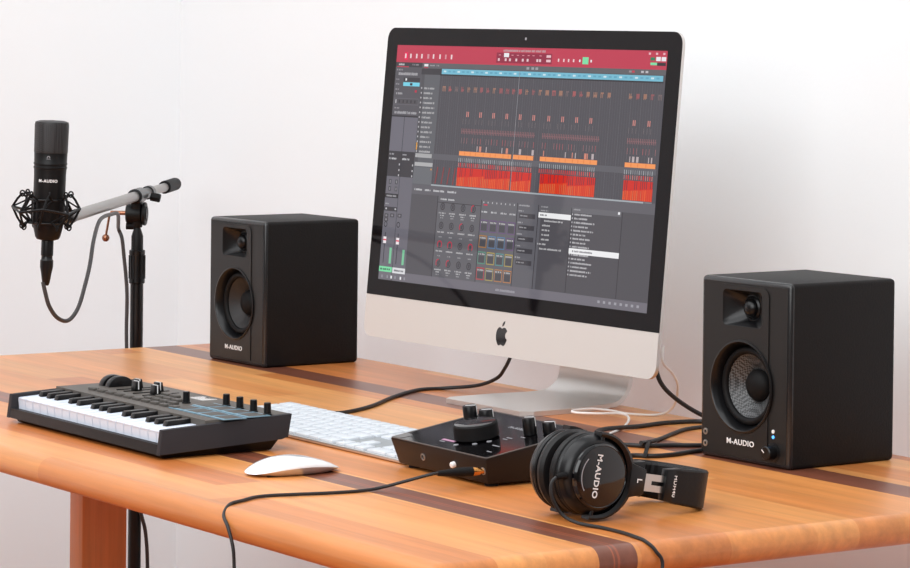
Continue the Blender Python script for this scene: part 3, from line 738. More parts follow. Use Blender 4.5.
b = MB(); b.hexa([(0.002, -KD + 0.002, mz(-KD)), (KL - 0.002, -KD + 0.002, mz(-KD)), (KL - 0.002, -0.002, mz(0)), (0.002, -0.002, mz(0)), (0.002, -KD + 0.002, mz(-KD) + 0.0003), (KL - 0.002, -KD + 0.002, mz(-KD) + 0.0003), (KL - 0.002, -0.002, mz(0) + 0.0003), (0.002, -0.002, mz(0) + 0.0003)])
b.build('key_bed', mat('key_bed_white', (150, 155, 160), 0.5), mk)
shapes = {}
def key_mesh(bm_, x, yf, w, d, z0=0):
    bm_.hexa([(x, yf, mz(yf) - 0.0006), (x + w, yf, mz(yf) - 0.0006), (x + w, yf + d, mz(yf + d) - 0.0006), (x, yf + d, mz(yf + d) - 0.0006),
              (x + 0.0006, yf + 0.0006, mz(yf) + 0.0030), (x + w - 0.0006, yf + 0.0006, mz(yf) + 0.0030), (x + w - 0.0006, yf + d - 0.0006, mz(yf + d) + 0.0030), (x + 0.0006, yf + d - 0.0006, mz(yf + d) + 0.0030)], 0.0006, 2)
def put_key(u, row, w=1.0, h=1.0, name='key'):
    yb = -0.004 - row * RW; d = RW * h - 0.0028; yf = yb - d
    wk_ = w * U_ - 0.0030; kk = (round(w, 3), row if h != 1 else -1, h)
    x = 0.003 + u * U_ + 0.0015
    # keys of one width share a mesh
    if kk not in shapes:
        b = MB(); z = mz(-0.06)
        b.hexa([(0, -d, -0.0006 - 0.0005), (wk_, -d, -0.0011), (wk_, 0, -0.0001), (0, 0, -0.0001), (0.0006, -d + 0.0006, 0.0026), (wk_ - 0.0006, -d + 0.0006, 0.0026), (wk_ - 0.0006, -0.0006, 0.0035), (0.0006, -0.0006, 0.0035)], 0.0006, 2)
        o = b.build(name, M['keycap'], mk); shapes[kk] = o; o.location = (x, yb, mz(yb - d / 2))
    else: dup(shapes[kk], mk, (x, yb, mz(yb - d / 2)))
rows = [[1.5] + [1] * 12 + [1], [1] * 13 + [1.5], [1.5] + [1] * 13, [1.75] + [1] * 11 + [1.75], [2.25] + [1] * 10 + [2.25], [1.5, 1.25, 1.5, 6, 1.5, 1.25, 1.5]]
for r, ws in enumerate(rows):
    u = 0
    for w in ws: put_key(u, r, w); u += w
for r in (0, 1, 2):
    for i in range(3): put_key(14.75 + i, r)
put_key(15.75, 4)
for i in range(3): put_key(14.75 + i, 5)
b = MB()
for r in range(6):
    for i in range(4):
        if r == 5 and i == 1: continue
        if i == 3 and r == 5: continue
        w = 2 if (r == 5 and i == 0) else 1
        yb = -0.004 - r * RW; h = 2 if (r == 4 and i == 3) else 1; d = RW * h - 0.0028
        key_mesh(b, 0.003 + (18 + i) * U_ + 0.0015, yb - d, w * U_ - 0.003, d)
o = b.build('number_pad', M['keycap'], mk); o['kind'] = 'stuff'
b = MB(); x0, x1, y1, y0 = 0.003 + 14.75 * U_, 0.003 + 17.75 * U_, -0.004 - 3 * RW - 0.001, -0.004 - 5 * RW + 0.0005
b.hexa([(x0, y0, mz(y0)), (x1, y0, mz(y0)), (x1, y1, mz(y1)), (x0, y1, mz(y1)), (x0, y0, mz(y0) + 0.0006), (x1, y0, mz(y0) + 0.0006), (x1, y1, mz(y1) + 0.0006), (x0, y1, mz(y1) + 0.0006)])
b.build('bare_panel', mat('case_grey', (150, 155, 158), 0.45), mk)

# ------------------------------------------------------------------ mouse
ms = thing('computer_mouse', 'white low rounded computer mouse in front of the white keyboard', 'mouse', (0.282, -0.168, T), (0, 0, 0.0))
ML, MW, MHt = 0.117, 0.062, 0.0195
def mouse_loop(k, z0f, n=48):
    pts = []
    for i in range(n):
        a = 2 * PI * i / n; cx, sy = math.cos(a), math.sin(a)
        ex = 2.6
        r = (abs(cx) ** ex + abs(sy) ** ex) ** (-1 / ex)
        x, y = MW / 2 * r * cx * k, ML / 2 * r * sy * k
        pts.append((x, y))
    return pts
arch = lambda y: max(0.0, 1 - (y / (ML / 2)) ** 2)
b = MB(); loops = []
for k, f in ((1.0, 0.40), (0.995, 0.48), (0.97, 0.62), (0.90, 0.78), (0.78, 0.89), (0.6, 0.955), (0.4, 0.985), (0.2, 0.997), (0.03, 1.0)):
    loops.append([(x, y, 0.0030 + (MHt - 0.0030) * f * arch(y) ** 0.9 * (1 if k > 0.0 else 1)) for x, y in mouse_loop(k, f)])
b.loft(loops, 0, (False, True)); b.build('top_shell', M['mouse_top'], ms)
b = MB(); loops = []
for k, f in ((0.80, 0.0), (0.90, 0.06), (0.985, 0.30), (0.998, 0.40)):
    loops.append([(x, y, (0.0008 if f == 0 else 0.0020) + (MHt - 0.0030) * f * arch(y) ** 0.9 + (0.0010 if f >= 0.3 else 0)) for x, y in mouse_loop(k, f)])
b.loft(loops, 0, (True, False)); b.build('base_shell', M['alu'], ms)
for sx in (-0.017, 0.017):
    b = MB(); b.box((sx, 0, 0.0006), (0.004, ML * 0.74, 0.0012), bev=0.0004); b.build('glide_strip', M['rubber'], ms)

# ------------------------------------------------------------------ audio interface
ai = thing('audio_interface', 'dark wedge-shaped audio interface with a big round dial, left of the headphones', 'audio interface', (0.396, 0.026, T), (0, 0, -0.022))
AX, AY0, AY1 = 0.101, -0.070, 0.070          # half width, front, back in its own frame
ZF, ZB = 0.0338, 0.0570
b = MB()
b.hexa([(-AX + 0.008, AY0 + 0.008, 0.004), (AX - 0.006, AY0 + 0.008, 0.004), (AX - 0.006, AY1 - 0.006, 0.004), (-AX + 0.008, AY1 - 0.006, 0.004),
        (-AX, AY0, ZF), (AX + 0.002, AY0, ZF), (AX + 0.002, AY1, ZB), (-AX, AY1, ZB)], 0.0018, 2)
b.build('case', M['iface'], ai)
ang = math.atan2(ZB - ZF, AY1 - AY0)
TOPM = Matrix.Translation((0, (AY0 + AY1) / 2, (ZF + ZB) / 2)) @ Matrix.Rotation(ang, 4, 'X')
hl = (AY1 - AY0) / 2 / math.cos(ang)
b = MB(); b.plate(rrect(2 * AX + 0.001, 2 * hl - 0.001, 0.003, 4, 0.001, 0), [rrect(2 * AX - 0.006, 2 * hl - 0.006, 0.003, 4, 0.001, 0)], 0.0, 0.0006, TOPM); b.build('rim', M['iface_rim'], ai)
b = MB(); b.prism(rrect(2 * AX - 0.0062, 2 * hl - 0.0062, 0.003, 4, 0.001, 0), -0.0002, 0.0004, TOPM); tp = b.build('glass_top', M['gloss'], ai)
b = MB(); b.prism([(-AX + 0.004, -hl + 0.003), (-AX + 0.016, -hl + 0.003), (-AX + 0.020, -hl + 0.007), (-AX + 0.020, -hl + 0.019), (-AX + 0.004, -hl + 0.022)], 0.0, 0.0008, TOPM); b.build('corner_panel', M['grey_panel'], ai)
def top_knob(name, x, y, r, h, ptr=True, m='satin'):
    mx = TOPM @ Matrix.Translation((x, y, 0.0004))
    b = MB(); b.lathe([(r * 0.98, 0.0008), (r, 0.002), (r * 0.97, h - 0.001), (r * 0.9, h), (0, h)], mx, 40)
    k = b.build(name, M[m], ai)
    if ptr:
        b = MB(); b.box((0, r * 0.15, h + 0.0001), (0.0016, r * 1.5, 0.0006), mx=mx @ Matrix.Rotation(math.radians(-55), 4, 'Z')); b.box((0, r * 0.94, h * 0.72), (0.0016, 0.0012, h * 0.5), mx=mx @ Matrix.Rotation(math.radians(-55), 4, 'Z')); b.build('pointer', M['white'], k)
    return k
mx = TOPM @ Matrix.Translation((0.006, -0.019, 0.0004))
b = MB(); b.lathe([(0.0245, 0.0010), (0.0264, 0.0022), (0.0258, 0.0170), (0.0245, 0.0187)], mx, 56); b.lathe([(0.0245, 0.0185), (0.0220, 0.0194), (0, 0.0186)], mx, 56, mi=1)
bigk = b.build('volume_dial', [M['rubber'], M['gloss']], ai); bigk['label'] = 'large round volume dial with glossy top'
top_knob('knob', -0.059, 0.017, 0.0088, 0.0228); top_knob('knob', -0.042, 0.028, 0.0088, 0.0175)
top_knob('knob', 0.0545, 0.023, 0.0080, 0.0205); top_knob('knob', 0.069, 0.040, 0.0080, 0.0130)
b = MB(); b.text('M-AUDIO', 0.0080, TOPM @ Matrix.Translation((0.018, 0.032, 0.0005)), 0, 1.1, 0.0002, 0.0001); b.build('logo', M['mark'], tp)
for x, y, w in ((-0.064, 0.012, .007), (-0.052, 0.012, .007), (-0.064, 0.004, .006), (-0.052, 0.004, .006), (-0.040, 0.012, .006), (0.045, 0.0, .010), (0.045, -0.006, .008), (0.062, -0.030, .014), (0.078, -0.050, .009), (-0.020, -0.050, .010), (0.058, 0.010, .008)):
    b = MB(); b.box((x, y, 0.0006), (w, 0.0016, 0.0003), mx=TOPM); b.build('printed_mark', M['mark'], tp)
for x, y in ((0.030, -0.038), (0.036, -0.022), (0.012, -0.052)):
    b = MB(); b.lathe([(0.0030, 0.0004), (0.0030, 0.0010), (0, 0.0012)], TOPM @ Matrix.Translation((x, y, 0)), 14); b.build('indicator_dot', M['mark'], tp)
b = MB(); b.box((-0.015, -0.0440, 0.0007), (0.026, 0.004, 0.0003), mx=TOPM); b.build('printed_mark', M['pink'], tp)
fslope = math.atan2(0.008, 0.032)
FR2 = Matrix.Translation((0, AY0 + 0.0042, 0.0190)) @ Matrix.Rotation(fslope, 4, 'X') @ FRONT
for x, nm, m in ((-0.034, 'jack', 'steel'), (0.092, 'jack', 'steel')):
    b = MB(); b.lathe([(0.0042, -0.002), (0.0042, 0.0014), (0.0034, 0.0016), (0.0030, -0.0018), (0, -0.0018)], FR2 @ Matrix.Translation((x, 0, 0)), 24, sy=1.0)
    b.build('jack', [M[m]], ai)
b = MB(); b.lathe([(0.0036, -0.001), (0.0036, 0.0040), (0.0028, 0.0052), (0, 0.0056)], FR2 @ Matrix.Translation((0.032, 0, 0)), 20); o = b.build('push_button', M['white'], ai); o['label'] = 'small white push button'
b = MB(); b.lathe([(0.0016, -0.001), (0.0016, 0.001), (0, 0.001)], Matrix.Translation((AX - 0.0025, -0.050, 0.026)) @ Matrix.Rotation(PI / 2, 4, 'Y'), 12); b.build('lock_slot', M['steel'], ai)
for fx in (-AX + 0.022, AX - 0.020):
    for fy in (AY0 + 0.022, AY1 - 0.020):
        b = MB(); b.cyl((fx, fy, 0), (fx, fy, 0.0046), 0.008, seg=18); b.build('foot', M['rubber'], ai)

# ------------------------------------------------------------------ headphones lying on their side
HX, HY, HZC = 0.706, -0.072, 0.0480
hp = thing('headphones', 'black over-ear headphones lying on their side at the front right of the desk', 'headphones', (HX, HY, T))
HM = Matrix.Translation((0, 0, HZC)) @ Matrix.Rotation(math.radians(-10.2), 4, 'X')     # local: x = cup axis, y = towards the headband, z = up
AXM = Matrix(((0, 0, 1, 0), (1, 0, 0, 0), (0, 1, 0, 0), (0, 0, 0, 1)))                  # lathe z -> x
for sgn in (1, -1):
    mx = HM @ (Matrix.Identity(4) if sgn > 0 else Matrix.Translation((-0.0045, 0, 0)) @ Matrix.Scale(-1, 4, (1, 0, 0))) @ AXM
    b = MB(); b.lathe([(0.026, 0.0012), (0.036, 0.0008), (0.0415, 0.0030), (0.0440, 0.0075), (0.0430, 0.0125), (0.0390, 0.0155), (0.030, 0.0160)], mx, 56)
    for k in range(28):                                                                  # pleats of the pad
        a = 2 * PI * k / 28
        b.box((0.0430 * math.cos(a), 0.0430 * math.sin(a), 0.0095), (0.0016, 0.0030, 0.0075), bev=0.0007, mx=mx @ Matrix.Translation((0.0430 * math.cos(a), 0.0430 * math.sin(a), 0.0)) @ Matrix.Rotation(a, 4, 'Z') @ Matrix.Translation((-0.0430 * math.cos(a), -0.0430 * math.sin(a), 0))) if False else None
    b.build('ear_pad', M['leather'], hp)
    b = MB(); b.lathe([(0.036, 0.0150), (0.0425, 0.0155), (0.0432, 0.0170), (0.0425, 0.0190), (0.0415, 0.0200), (0.0425, 0.0215), (0.0420, 0.0250), (0.0395, 0.0300), (0.0365, 0.0330), (0.0345, 0.0338)], mx, 64)
    sh = b.build('ear_cup', M['satin'], hp)
    b = MB(); b.lathe([(0.0350, 0.0325), (0.0345, 0.0370), (0.0325, 0.0390), (0.0318, 0.0384), (0.0305, 0.0390), (0, 0.0398)], mx, 64)
    cap = b.build('cap', M['gloss'], hp)
    if sgn > 0:
        # face frame: lettering top towards the headband (+y), so it reads downwards
        FM = HM @ Matrix(((0, 0, 1, 0), (0, 1, 0, 0), (-1, 0, 0, 0), (0, 0, 0, 1)))     # text x -> -z, text y -> +y, out -> +x
        b = MB(); b.text('M-AUDIO', 0.0090, FM @ Matrix.Translation((0.000, -0.0065, 0.0400)), 0, 1.14, 0.0002, 0.0002)
        b.build('logo', M['white'], cap)
        b = MB(); pts = [(0.0268 * math.cos(a), 0.0268 * math.sin(a)) for a in [math.radians(231 + i * 6) for i in range(14)]] + [(0.0258 * math.cos(a), 0.0258 * math.sin(a)) for a in [math.radians(309 - i * 6) for i in range(14)]]
        b.prism(pts, 0.0394, 0.0399, FM); b.build('printed_arc', M['mark'], cap)
    # yoke: half ring round the headband side of the cup
    ring_ = []
    for i in range(25):
        a = math.radians(-96 + i * 8)
        ring_.append((0.0440 * math.cos(a), 0.0440 * math.sin(a)))
    b = MB(); loops = []
    for (y, z) in ring_:
        rr = math.hypot(y, z); uy, uz = y / rr, z / rr
        wt = 0.0022 + 0.0022 * max(0, uy) ** 3
        loops.append([HM @ Vector((sgn * x, uy * (rr + d), uz * (rr + d))) for x, d in ((0.0215, -0.0014), (0.0330, -wt - 0.0010), (0.0350, 0), (0.0335, wt), (0.0215, 0.0022))])
    b.loft(loops)
    for zz in (-0.0425, 0.0425):
        p0 = HM @ Vector((sgn * 0.0305, 0, zz - math.copysign(0.008, zz))); p1 = HM @ Vector((sgn * 0.0305, 0, zz + math.copysign(0.0030, zz))); b.cyl(p0, p1, 0.0026, seg=14)
    b.hexa([HM @ Vector((sgn * x, y, z * (0.0185 if y < 0.055 else 0.0132))) for y, z, x in ((0.041, -1, 0.0265), (0.062, -1, 0.0265), (0.062, -1, 0.0352), (0.041, -1, 0.0350))] +
           [HM @ Vector((sgn * x, y, z * (0.0185 if y < 0.055 else 0.0132))) for y, z, x in ((0.041, 1, 0.0265), (0.062, 1, 0.0265), (0.062, 1, 0.0352), (0.041, 1, 0.0350))], 0.0012)
    yk = b.build('yoke', M['satin'], hp)
    if sgn > 0:
        b = MB(); b.text('L', 0.0085, FM @ Matrix.Translation((-0.001, 0.0535, 0.0353)), 0, 1.1, 0.0002, 0.0002); b.build('side_letter', M['white'], yk)
    b = MB(); b.plate([(0.060, -0.0092), (0.0915, -0.0092), (0.0915, 0.0092), (0.060, 0.0092)], [[(0.0725, -0.0022), (0.0900, -0.0022), (0.0900, 0.0022), (0.0725, 0.0022)]], 0.0300 * 1, 0.0322, HM @ (Matrix.Identity(4) if sgn > 0 else Matrix.Scale(-1, 4, (1, 0, 0))) @ AXM)
    sl = b.build('slider', M['steel'], hp); sl['label'] = 'brushed steel slider plate with slot'
    b = MB(); b.box((sgn * 0.0290, 0.0800, 0), (0.002, 0.032, 0.0076), bev=0.0005, mx=HM); b.build('slider_core', M['satin'], hp)
    b = MB(); b.hexa([HM @ Vector(p) for p in ((sgn * 0.0265, 0.0880, -0.0168), (sgn * 0.0365, 0.0880, -0.0168), (sgn * 0.0372, 0.1080, -0.0196), (sgn * 0.0265, 0.1080, -0.0196), (sgn * 0.0265, 0.0880, 0.0168), (sgn * 0.0365, 0.0880, 0.0168), (sgn * 0.0372, 0.1080, 0.0196), (sgn * 0.0265, 0.1080, 0.0196))], 0.0014)
    hs = b.build('band_end', M['satin'], hp)
    if sgn > 0:
        b = MB(); b.text('HDH40', 0.0062, FM @ Matrix.Translation((0, 0.1005, 0.0370)), 0, 1.12, 0.0002, 0.00008); b.build('model_lettering', M['white'], hs)
band = catmull([(0.0330, 0.100, 0), (0.0345, 0.118, 0), (0.0335, 0.136, 0), (0.0230, 0.1500, 0), (0.000, 0.1580, 0), (-0.0300, 0.1530, 0), (-0.0500, 0.138, 0), (-0.0530, 0.118, 0), (-0.0400, 0.098, 0)], 8)
def band_loops(off, th, hh, bump=None):
    loops = []
    for i, p in enumerate(band):
        t = (band[min(i + 1, len(band) - 1)] - band[max(i - 1, 0)]).normalized(); n = Vector((t.y, -t.x, 0))
        if n.dot(p - Vector((0, 0.09, 0))) < 0: n = -n
        f = i / (len(band) - 1); h = hh + 0.0025 * math.sin(PI * f); t2 = th * (1 + (bump * math.cos(i * PI / 2) if bump else 0))
        o = p + n * off
        loops.append([HM @ (o + n * a + Vector((0, 0, c))) for a, c in ((t2, -h + 0.002), (t2, h - 0.002), (t2 * 0.4, h), (-t2 * 0.4, h), (-t2, h - 0.002), (-t2, -h + 0.002), (-t2 * 0.4, -h), (t2 * 0.4, -h))])
    return loops
b = MB(); b.loft(band_loops(0.001, 0.0030, 0.0186)); b.build('headband', M['leather'], hp)
b = MB(); b.loft(band_loops(-0.0052, 0.0030, 0.0165, 0.22)); b.build('headband_cushion', M['leather'], hp)
# strain relief on the near cup
b = MB(); b.tube([HM @ Vector(p) for p in ((0.0290, -0.0385, -0.004), (0.0285, -0.0440, -0.005), (0.0280, -0.0500, -0.007))], [0.0040, 0.0036, 0.0030], 14); b.build('strain_relief', M['rubber'], hp)

# ------------------------------------------------------------------ microphone stand
MX = -1.1
st = thing('microphone_stand', 'black microphone stand with a steel boom arm at the left end of the desk', 'microphone stand', (MX, 0.373, 0))
sl_ = lambda x, y, z: (x - MX, y - 0.373, z)
b = MB(); b.lathe([(0.128, 0.0005), (0.130, 0.006), (0.126, 0.013), (0.06, 0.020), (0.022, 0.026), (0.018, 0.040), (0.012, 0.042)], None, 48); b.build('base', M['black'], st)
b = MB(); b.cyl((0, 0, 0.03), (0, 0, 0.850), 0.0106, seg=24); b.build('pole', M['satin'], st)
b = MB(); b.lathe([(0.0100, 0.830), (0.0128, 0.832), (0.0130, 0.836)] + [(0.0128, 0.838), (0.0124, 0.878), (0.0130, 0.880), (0.0128, 0.885), (0.0098, 0.886)], None, 28)
for k in range(14):
    a = 2 * PI * k / 14; b.box((0.0128 * math.cos(a), 0.0128 * math.sin(a), 0.858), (0.0016, 0.0016, 0.038))
b.build('clutch', M['satin'], st)
b = MB(); b.lathe([(0.0098, 0.884), (0.0096, 0.908), (0.0050, 0.922), (0.0040, 0.930)], None, 24); b.build('upper_tube', M['black'], st)
bd = Vector((-0.7932, 0.6089, -0.0053)).normalized()
BE = Vector(sl_(-1.4236, 0.6202, 0.9706)); BP = lambda d: BE - bd * d     # distance back from the rear end
b = MB(); b.cyl(BP(0.26), BP(1.020), 0.0084, seg=24); b.cyl(BP(0.05), BP(0.28), 0.0076, seg=24); b.build('boom_arm', M['tube'], st)
b = MB(); b.cyl(BP(-0.010), BP(0.118), 0.0112, seg=28, bev=0.004); b.build('end_cap', M['rubber'], st)
b = MB(); b.cyl(BP(0.276), BP(0.304), 0.0112, seg=24, bev=0.002); b.cyl(BP(0.372), BP(0.434), 0.0124, seg=24, bev=0.002)
b.cyl(BP(0.304), BP(0.372), 0.0090, seg=24); b.build('clamp', M['satin'], st)
b = MB(); p = BP(0.340) + Vector((0.0065, 0.0095, -0.004)); b.cyl(p, p + Vector((0.0095, 0.013, -0.003)), 0.0072, seg=10, bev=0.001); b.build('thumb_knob', M['rubber'], st)
# swivel joint under the boom
b = MB(); c = Vector((0, 0, 0.944))
sd_ = Vector((0.6089, 0.7932, 0)).normalized()                        # across the boom, to the right in the photo
b.cyl(c - sd_ * 0.018, c + sd_ * 0.008, 0.0160, seg=32, bev=0.002); b.cyl(c + sd_ * 0.009, c + sd_ * 0.0145, 0.0190, seg=32, bev=0.0015); b.cyl(c + sd_ * 0.0145, c + sd_ * 0.0160, 0.0120, seg=28)
b.cyl(c + Vector((0, 0, -0.022)), c + Vector((0, 0, -0.010)), 0.0075, 0.011, seg=20)
b.box((0, 0, 0), (0.034, 0.016, 0.022), bev=0.003, mx=Matrix.Translation(BP(0.404) + Vector((0, 0, -0.015))) @ Matrix.Rotation(math.atan2(0.6089, -0.7932), 4, 'Z'))
b.build('swivel_joint', M['black'], st)
b = MB(); l0 = c - sd_ * 0.018 + Vector((0, 0, 0.001)); b.cyl(l0, l0 - sd_ * 0.026, 0.0036, seg=14); l1 = l0 - sd_ * 0.024
b.tube([l1, l1 - sd_ * 0.004 + Vector((0, 0, -0.006)), l1 - sd_ * 0.009 + Vector((0, 0, -0.036))], 0.0020, 10)
b.sphere(l1 - sd_ * 0.0095 + Vector((0, 0, -0.041)), 0.0062); lv = b.build('lever', M['lever_tint'], st); lv['label'] = 'chrome lever with ball end, coloured with the desk reflection'
b = MB(); cc = c - sd_ * 0.012 + Vector((0, 0, -0.020)); b.cyl(cc - sd_ * 0.006, cc + sd_ * 0.006, 0.0058, seg=14); b.build('cable_clip', M['rubber'], st)

# ------------------------------------------------------------------ microphone
MC = Vector((-0.565, -0.0574, 0.9439)); MK = 0.8784
tilt = Matrix.Rotation(math.radians(-1.3), 4, 'X') @ Matrix.Rotation(math.radians(1.2), 4, 'Y')
mic = thing('microphone', 'black cylindrical studio microphone held upright in a shock mount', 'microphone', MC); mic.scale = (MK, MK, MK)
b = MB(); b.lathe([(0.0262, 0.145), (0.0268, 0.147), (0.0268, 0.150), (0.0272, 0.190), (0.0262, 0.1945), (0.020, 0.1965), (0, 0.1975)], tilt, 44); b.build('grille', M['grille'], mic)
b = MB(); b.lathe([(0.0255, 0.112), (0.0258, 0.120), (0.0266, 0.121), (0.0266, 0.1235), (0.0258, 0.1243), (0.0258, 0.1262), (0.0266, 0.127), (0.0266, 0.1295), (0.0260, 0.1305), (0.0264, 0.1460)], tilt, 44); b.build('grille_ring', M['black'], mic)
b = MB(); b.lathe([(0.0110, 0.0060), (0.0175, 0.008), (0.0200, 0.0120), (0.0252, 0.034), (0.0254, 0.113)], tilt, 44); b.build('body', M['black'], mic)
vdir = Vector((0.827, -0.562, 0)).normalized()                      # the face that carries the lettering
vx = Vector((0, 0, 1)).cross(vdir)
def around(text, r, z, size, xs, name):
    b = MB(); wd_ = [size * xs * {'M': 0.92, '-': 0.46, 'I': 0.36, 'O': 0.84}.get(ch, 0.76) for ch in text]; tot = sum(wd_); acc = 0
    for i, ch in enumerate(text):
        a = (acc + wd_[i] / 2 - tot / 2) / r; acc += wd_[i]
        d = vdir * math.cos(a) + vx * math.sin(a); x_ = Vector((0, 0, 1)).cross(d)
        m = Matrix((x_, Vector((0, 0, 1)), d)).transposed().to_4x4(); m.translation = d * (r + 0.0001) + Vector((0, 0, z))
        b.text(ch, size, tilt @ m, 0, xs, 0.0002, 0.0002)
    return b.build(name, M['white'], mic)
around('M-AUDIO', 0.0254, 0.1015, 0.0062, 1.05, 'logo')
b = MB(); m = Matrix((vx, Vector((0, 0, 1)), vdir)).transposed().to_4x4(); m.translation = vdir * 0.0262 + Vector((0, 0, 0.139))
arcp = [(0.0026 * math.cos(a), 0.0024 * math.sin(a)) for a in [math.radians(-30 + i * 20) for i in range(13)]]
b.prism(arcp + [(x * 0.6, y * 0.6) for x, y in reversed(arcp)], 0, 0.0004, tilt @ m); b.box((0, -0.0024, 0.0002), (0.0062, 0.0007, 0.0004), mx=tilt @ m); b.build('pattern_symbol', M['mark'], mic)

# ------------------------------------------------------------------ shock mount
sm = thing('shock_mount', 'black spider shock mount with looped elastic bands around the microphone', 'shock mount', MC + Vector((-0.002, -0.003, 0))); sm.scale = (MK, MK, MK)
hz = 0.054; MO = Vector((0, -0.005, 0))
b = MB()
for z, r in ((hz + 0.017, 0.0290), (hz - 0.020, 0.0290)):
    b.tube([tilt @ Vector((r * math.cos(2 * PI * i / 40), r * math.sin(2 * PI * i / 40), z)) for i in range(40)], 0.0016, 8, closed=True)
for k in range(4):
    a = 2 * PI * k / 4 + 0.4; b.tube([tilt @ Vector((0.0285 * math.cos(a), 0.0285 * math.sin(a), z)) for z in (hz + 0.018, hz - 0.021)], 0.0022, 8)
b.build('inner_cage', M['satin'], sm)
NO = 8; orr = 0.0535
oct_ = [Vector((orr * math.cos(2 * PI * (i + 0.3) / NO), orr * math.sin(2 * PI * (i + 0.3) / NO), hz + (0.004 if i % 2 else -0.003))) for i in range(NO)]
b = MB(); b.tube([tilt @ p for p in sum(([oct_[i], (oct_[i] * 0.5 + oct_[(i + 1) % NO] * 0.5)] for i in range(NO)), [])], 0.0022, 8, closed=True)
b.build('outer_ring', M['satin'], sm)
for i in range(NO):
    a = 2 * PI * (i + 0.3) / NO; da = PI / NO
    b = MB()
    for s2, zt in ((1, hz + 0.026), (-1, hz - 0.026)):
        hookp = Vector((0.0385 * math.cos(a + s2 * da * 0.5), 0.0385 * math.sin(a + s2 * da * 0.5), zt))
        b.tube([tilt @ p for p in (oct_[i], oct_[i].lerp(hookp, 0.5) + Vector((0, 0, s2 * 0.002)), hookp)], 0.0019, 8)
        inn = Vector((0.0290 * math.cos(a + s2 * da), 0.0290 * math.sin(a + s2 * da), hz + s2 * 0.017))
        b.tube([tilt @ p for p in (hookp, hookp.lerp(inn, 0.5), inn)], 0.0017, 8)
        inn2 = Vector((0.0290 * math.cos(a - s2 * da), 0.0290 * math.sin(a - s2 * da), hz - s2 * 0.018))
        b.tube([tilt @ p for p in (oct_[i], oct_[i].lerp(inn2, 0.5), inn2)], 0.0014, 8)
        rad = Vector((math.cos(a + s2 * da * 0.5), math.sin(a + s2 * da * 0.5), 0))
        b.tube([tilt @ (hookp + rad * 0.0036 * math.cos(t_) + Vector((0, 0, 0.0045 * math.sin(t_)))) for t_ in [2 * PI * k / 12 for k in range(12)]], 0.0013, 6, closed=True)
    b.build('elastic_band', M['rubber'], sm)
b = MB(); e0 = (BP(1.020) + Vector((MX, 0.373, 0)) - sm.location) / MK; e1 = (BP(0.990) + Vector((MX, 0.373, 0)) - sm.location) / MK; e2 = Vector((e0.x, e0.y, 0)).normalized()
b.tube([e1, e0, e2 * 0.050 + Vector((0, 0, hz - 0.008)), e2 * 0.029 + Vector((0, 0, hz - 0.014))], [0.0108, 0.0105, 0.0065, 0.0045], 14); b.build('mount_arm', M['satin'], sm)

# ------------------------------------------------------------------ cables
def cable(name, label, pts, r, m='cable', cat='cable', parent=None, n=10):
    P = catmull(pts, n); base = Vector(P[0])
    b = MB(); b.tube([p - base for p in P], r, 10)
    o = b.build(name, M[m], None, base)
    return tag(o, label, cat)
mc = thing('microphone_cable', 'dark grey cable looping from the microphone over the boom and down the stand', 'cable', (MC.x, MC.y - 0.004, MC.z - 0.03))
mb = Vector(mc.location)
b = MB(); m_ = Matrix.Translation(MC - mb) @ Matrix.Scale(MK, 4) @ tilt
b.lathe([(0.0095, 0.0062), (0.0098, 0.004), (0.0098, -0.018), (0.0088, -0.019), (0.0090, -0.024), (0.0105, -0.026), (0.0105, -0.036), (0.0085, -0.046), (0.0060, -0.062), (0.0042, -0.066)], m_, 28); b.build('connector', M['satin'], mc)
wp = [(-0.565, -0.0637, 0.891), (-0.565, -0.0600, 0.876), (-0.568, -0.0520, 0.856), (-0.576, -0.0350, 0.8385), (-0.592, -0.0100, 0.8325), (-0.605, 0.0119, 0.8479), (-0.620, 0.0305, 0.8788), (-0.645, 0.0511, 0.9063), (-0.690, 0.0807, 0.9393), (-0.770, 0.1330, 0.9610), (-0.860, 0.2000, 0.9620), (-0.940, 0.2520, 0.9560), (-1.030, 0.3010, 0.9380), (MX + 0.008, 0.3345, 0.921), (MX + 0.010, 0.3398, 0.9055), (MX + 0.010, 0.3439, 0.8742), (MX + 0.010, 0.3475, 0.8450), (MX + 0.010, 0.3500, 0.810), (MX + 0.010, 0.3500, 0.7314), (MX + 0.014, 0.356, 0.60), (MX + 0.014, 0.365, 0.50), (MX + 0.014, 0.378, 0.455), (MX + 0.014, 0.386, 0.4236), (MX + 0.014, 0.390, 0.36), (MX + 0.014, 0.390, 0.20), (MX + 0.030, 0.400, 0.05), (MX + 0.08, 0.43, 0.004), (MX + 0.2, 0.46, 0.004)]
b = MB(); b.tube([p - mb for p in catmull(wp, 8)], 0.0030, 10); b.build('cord', M['gcable'], mc)

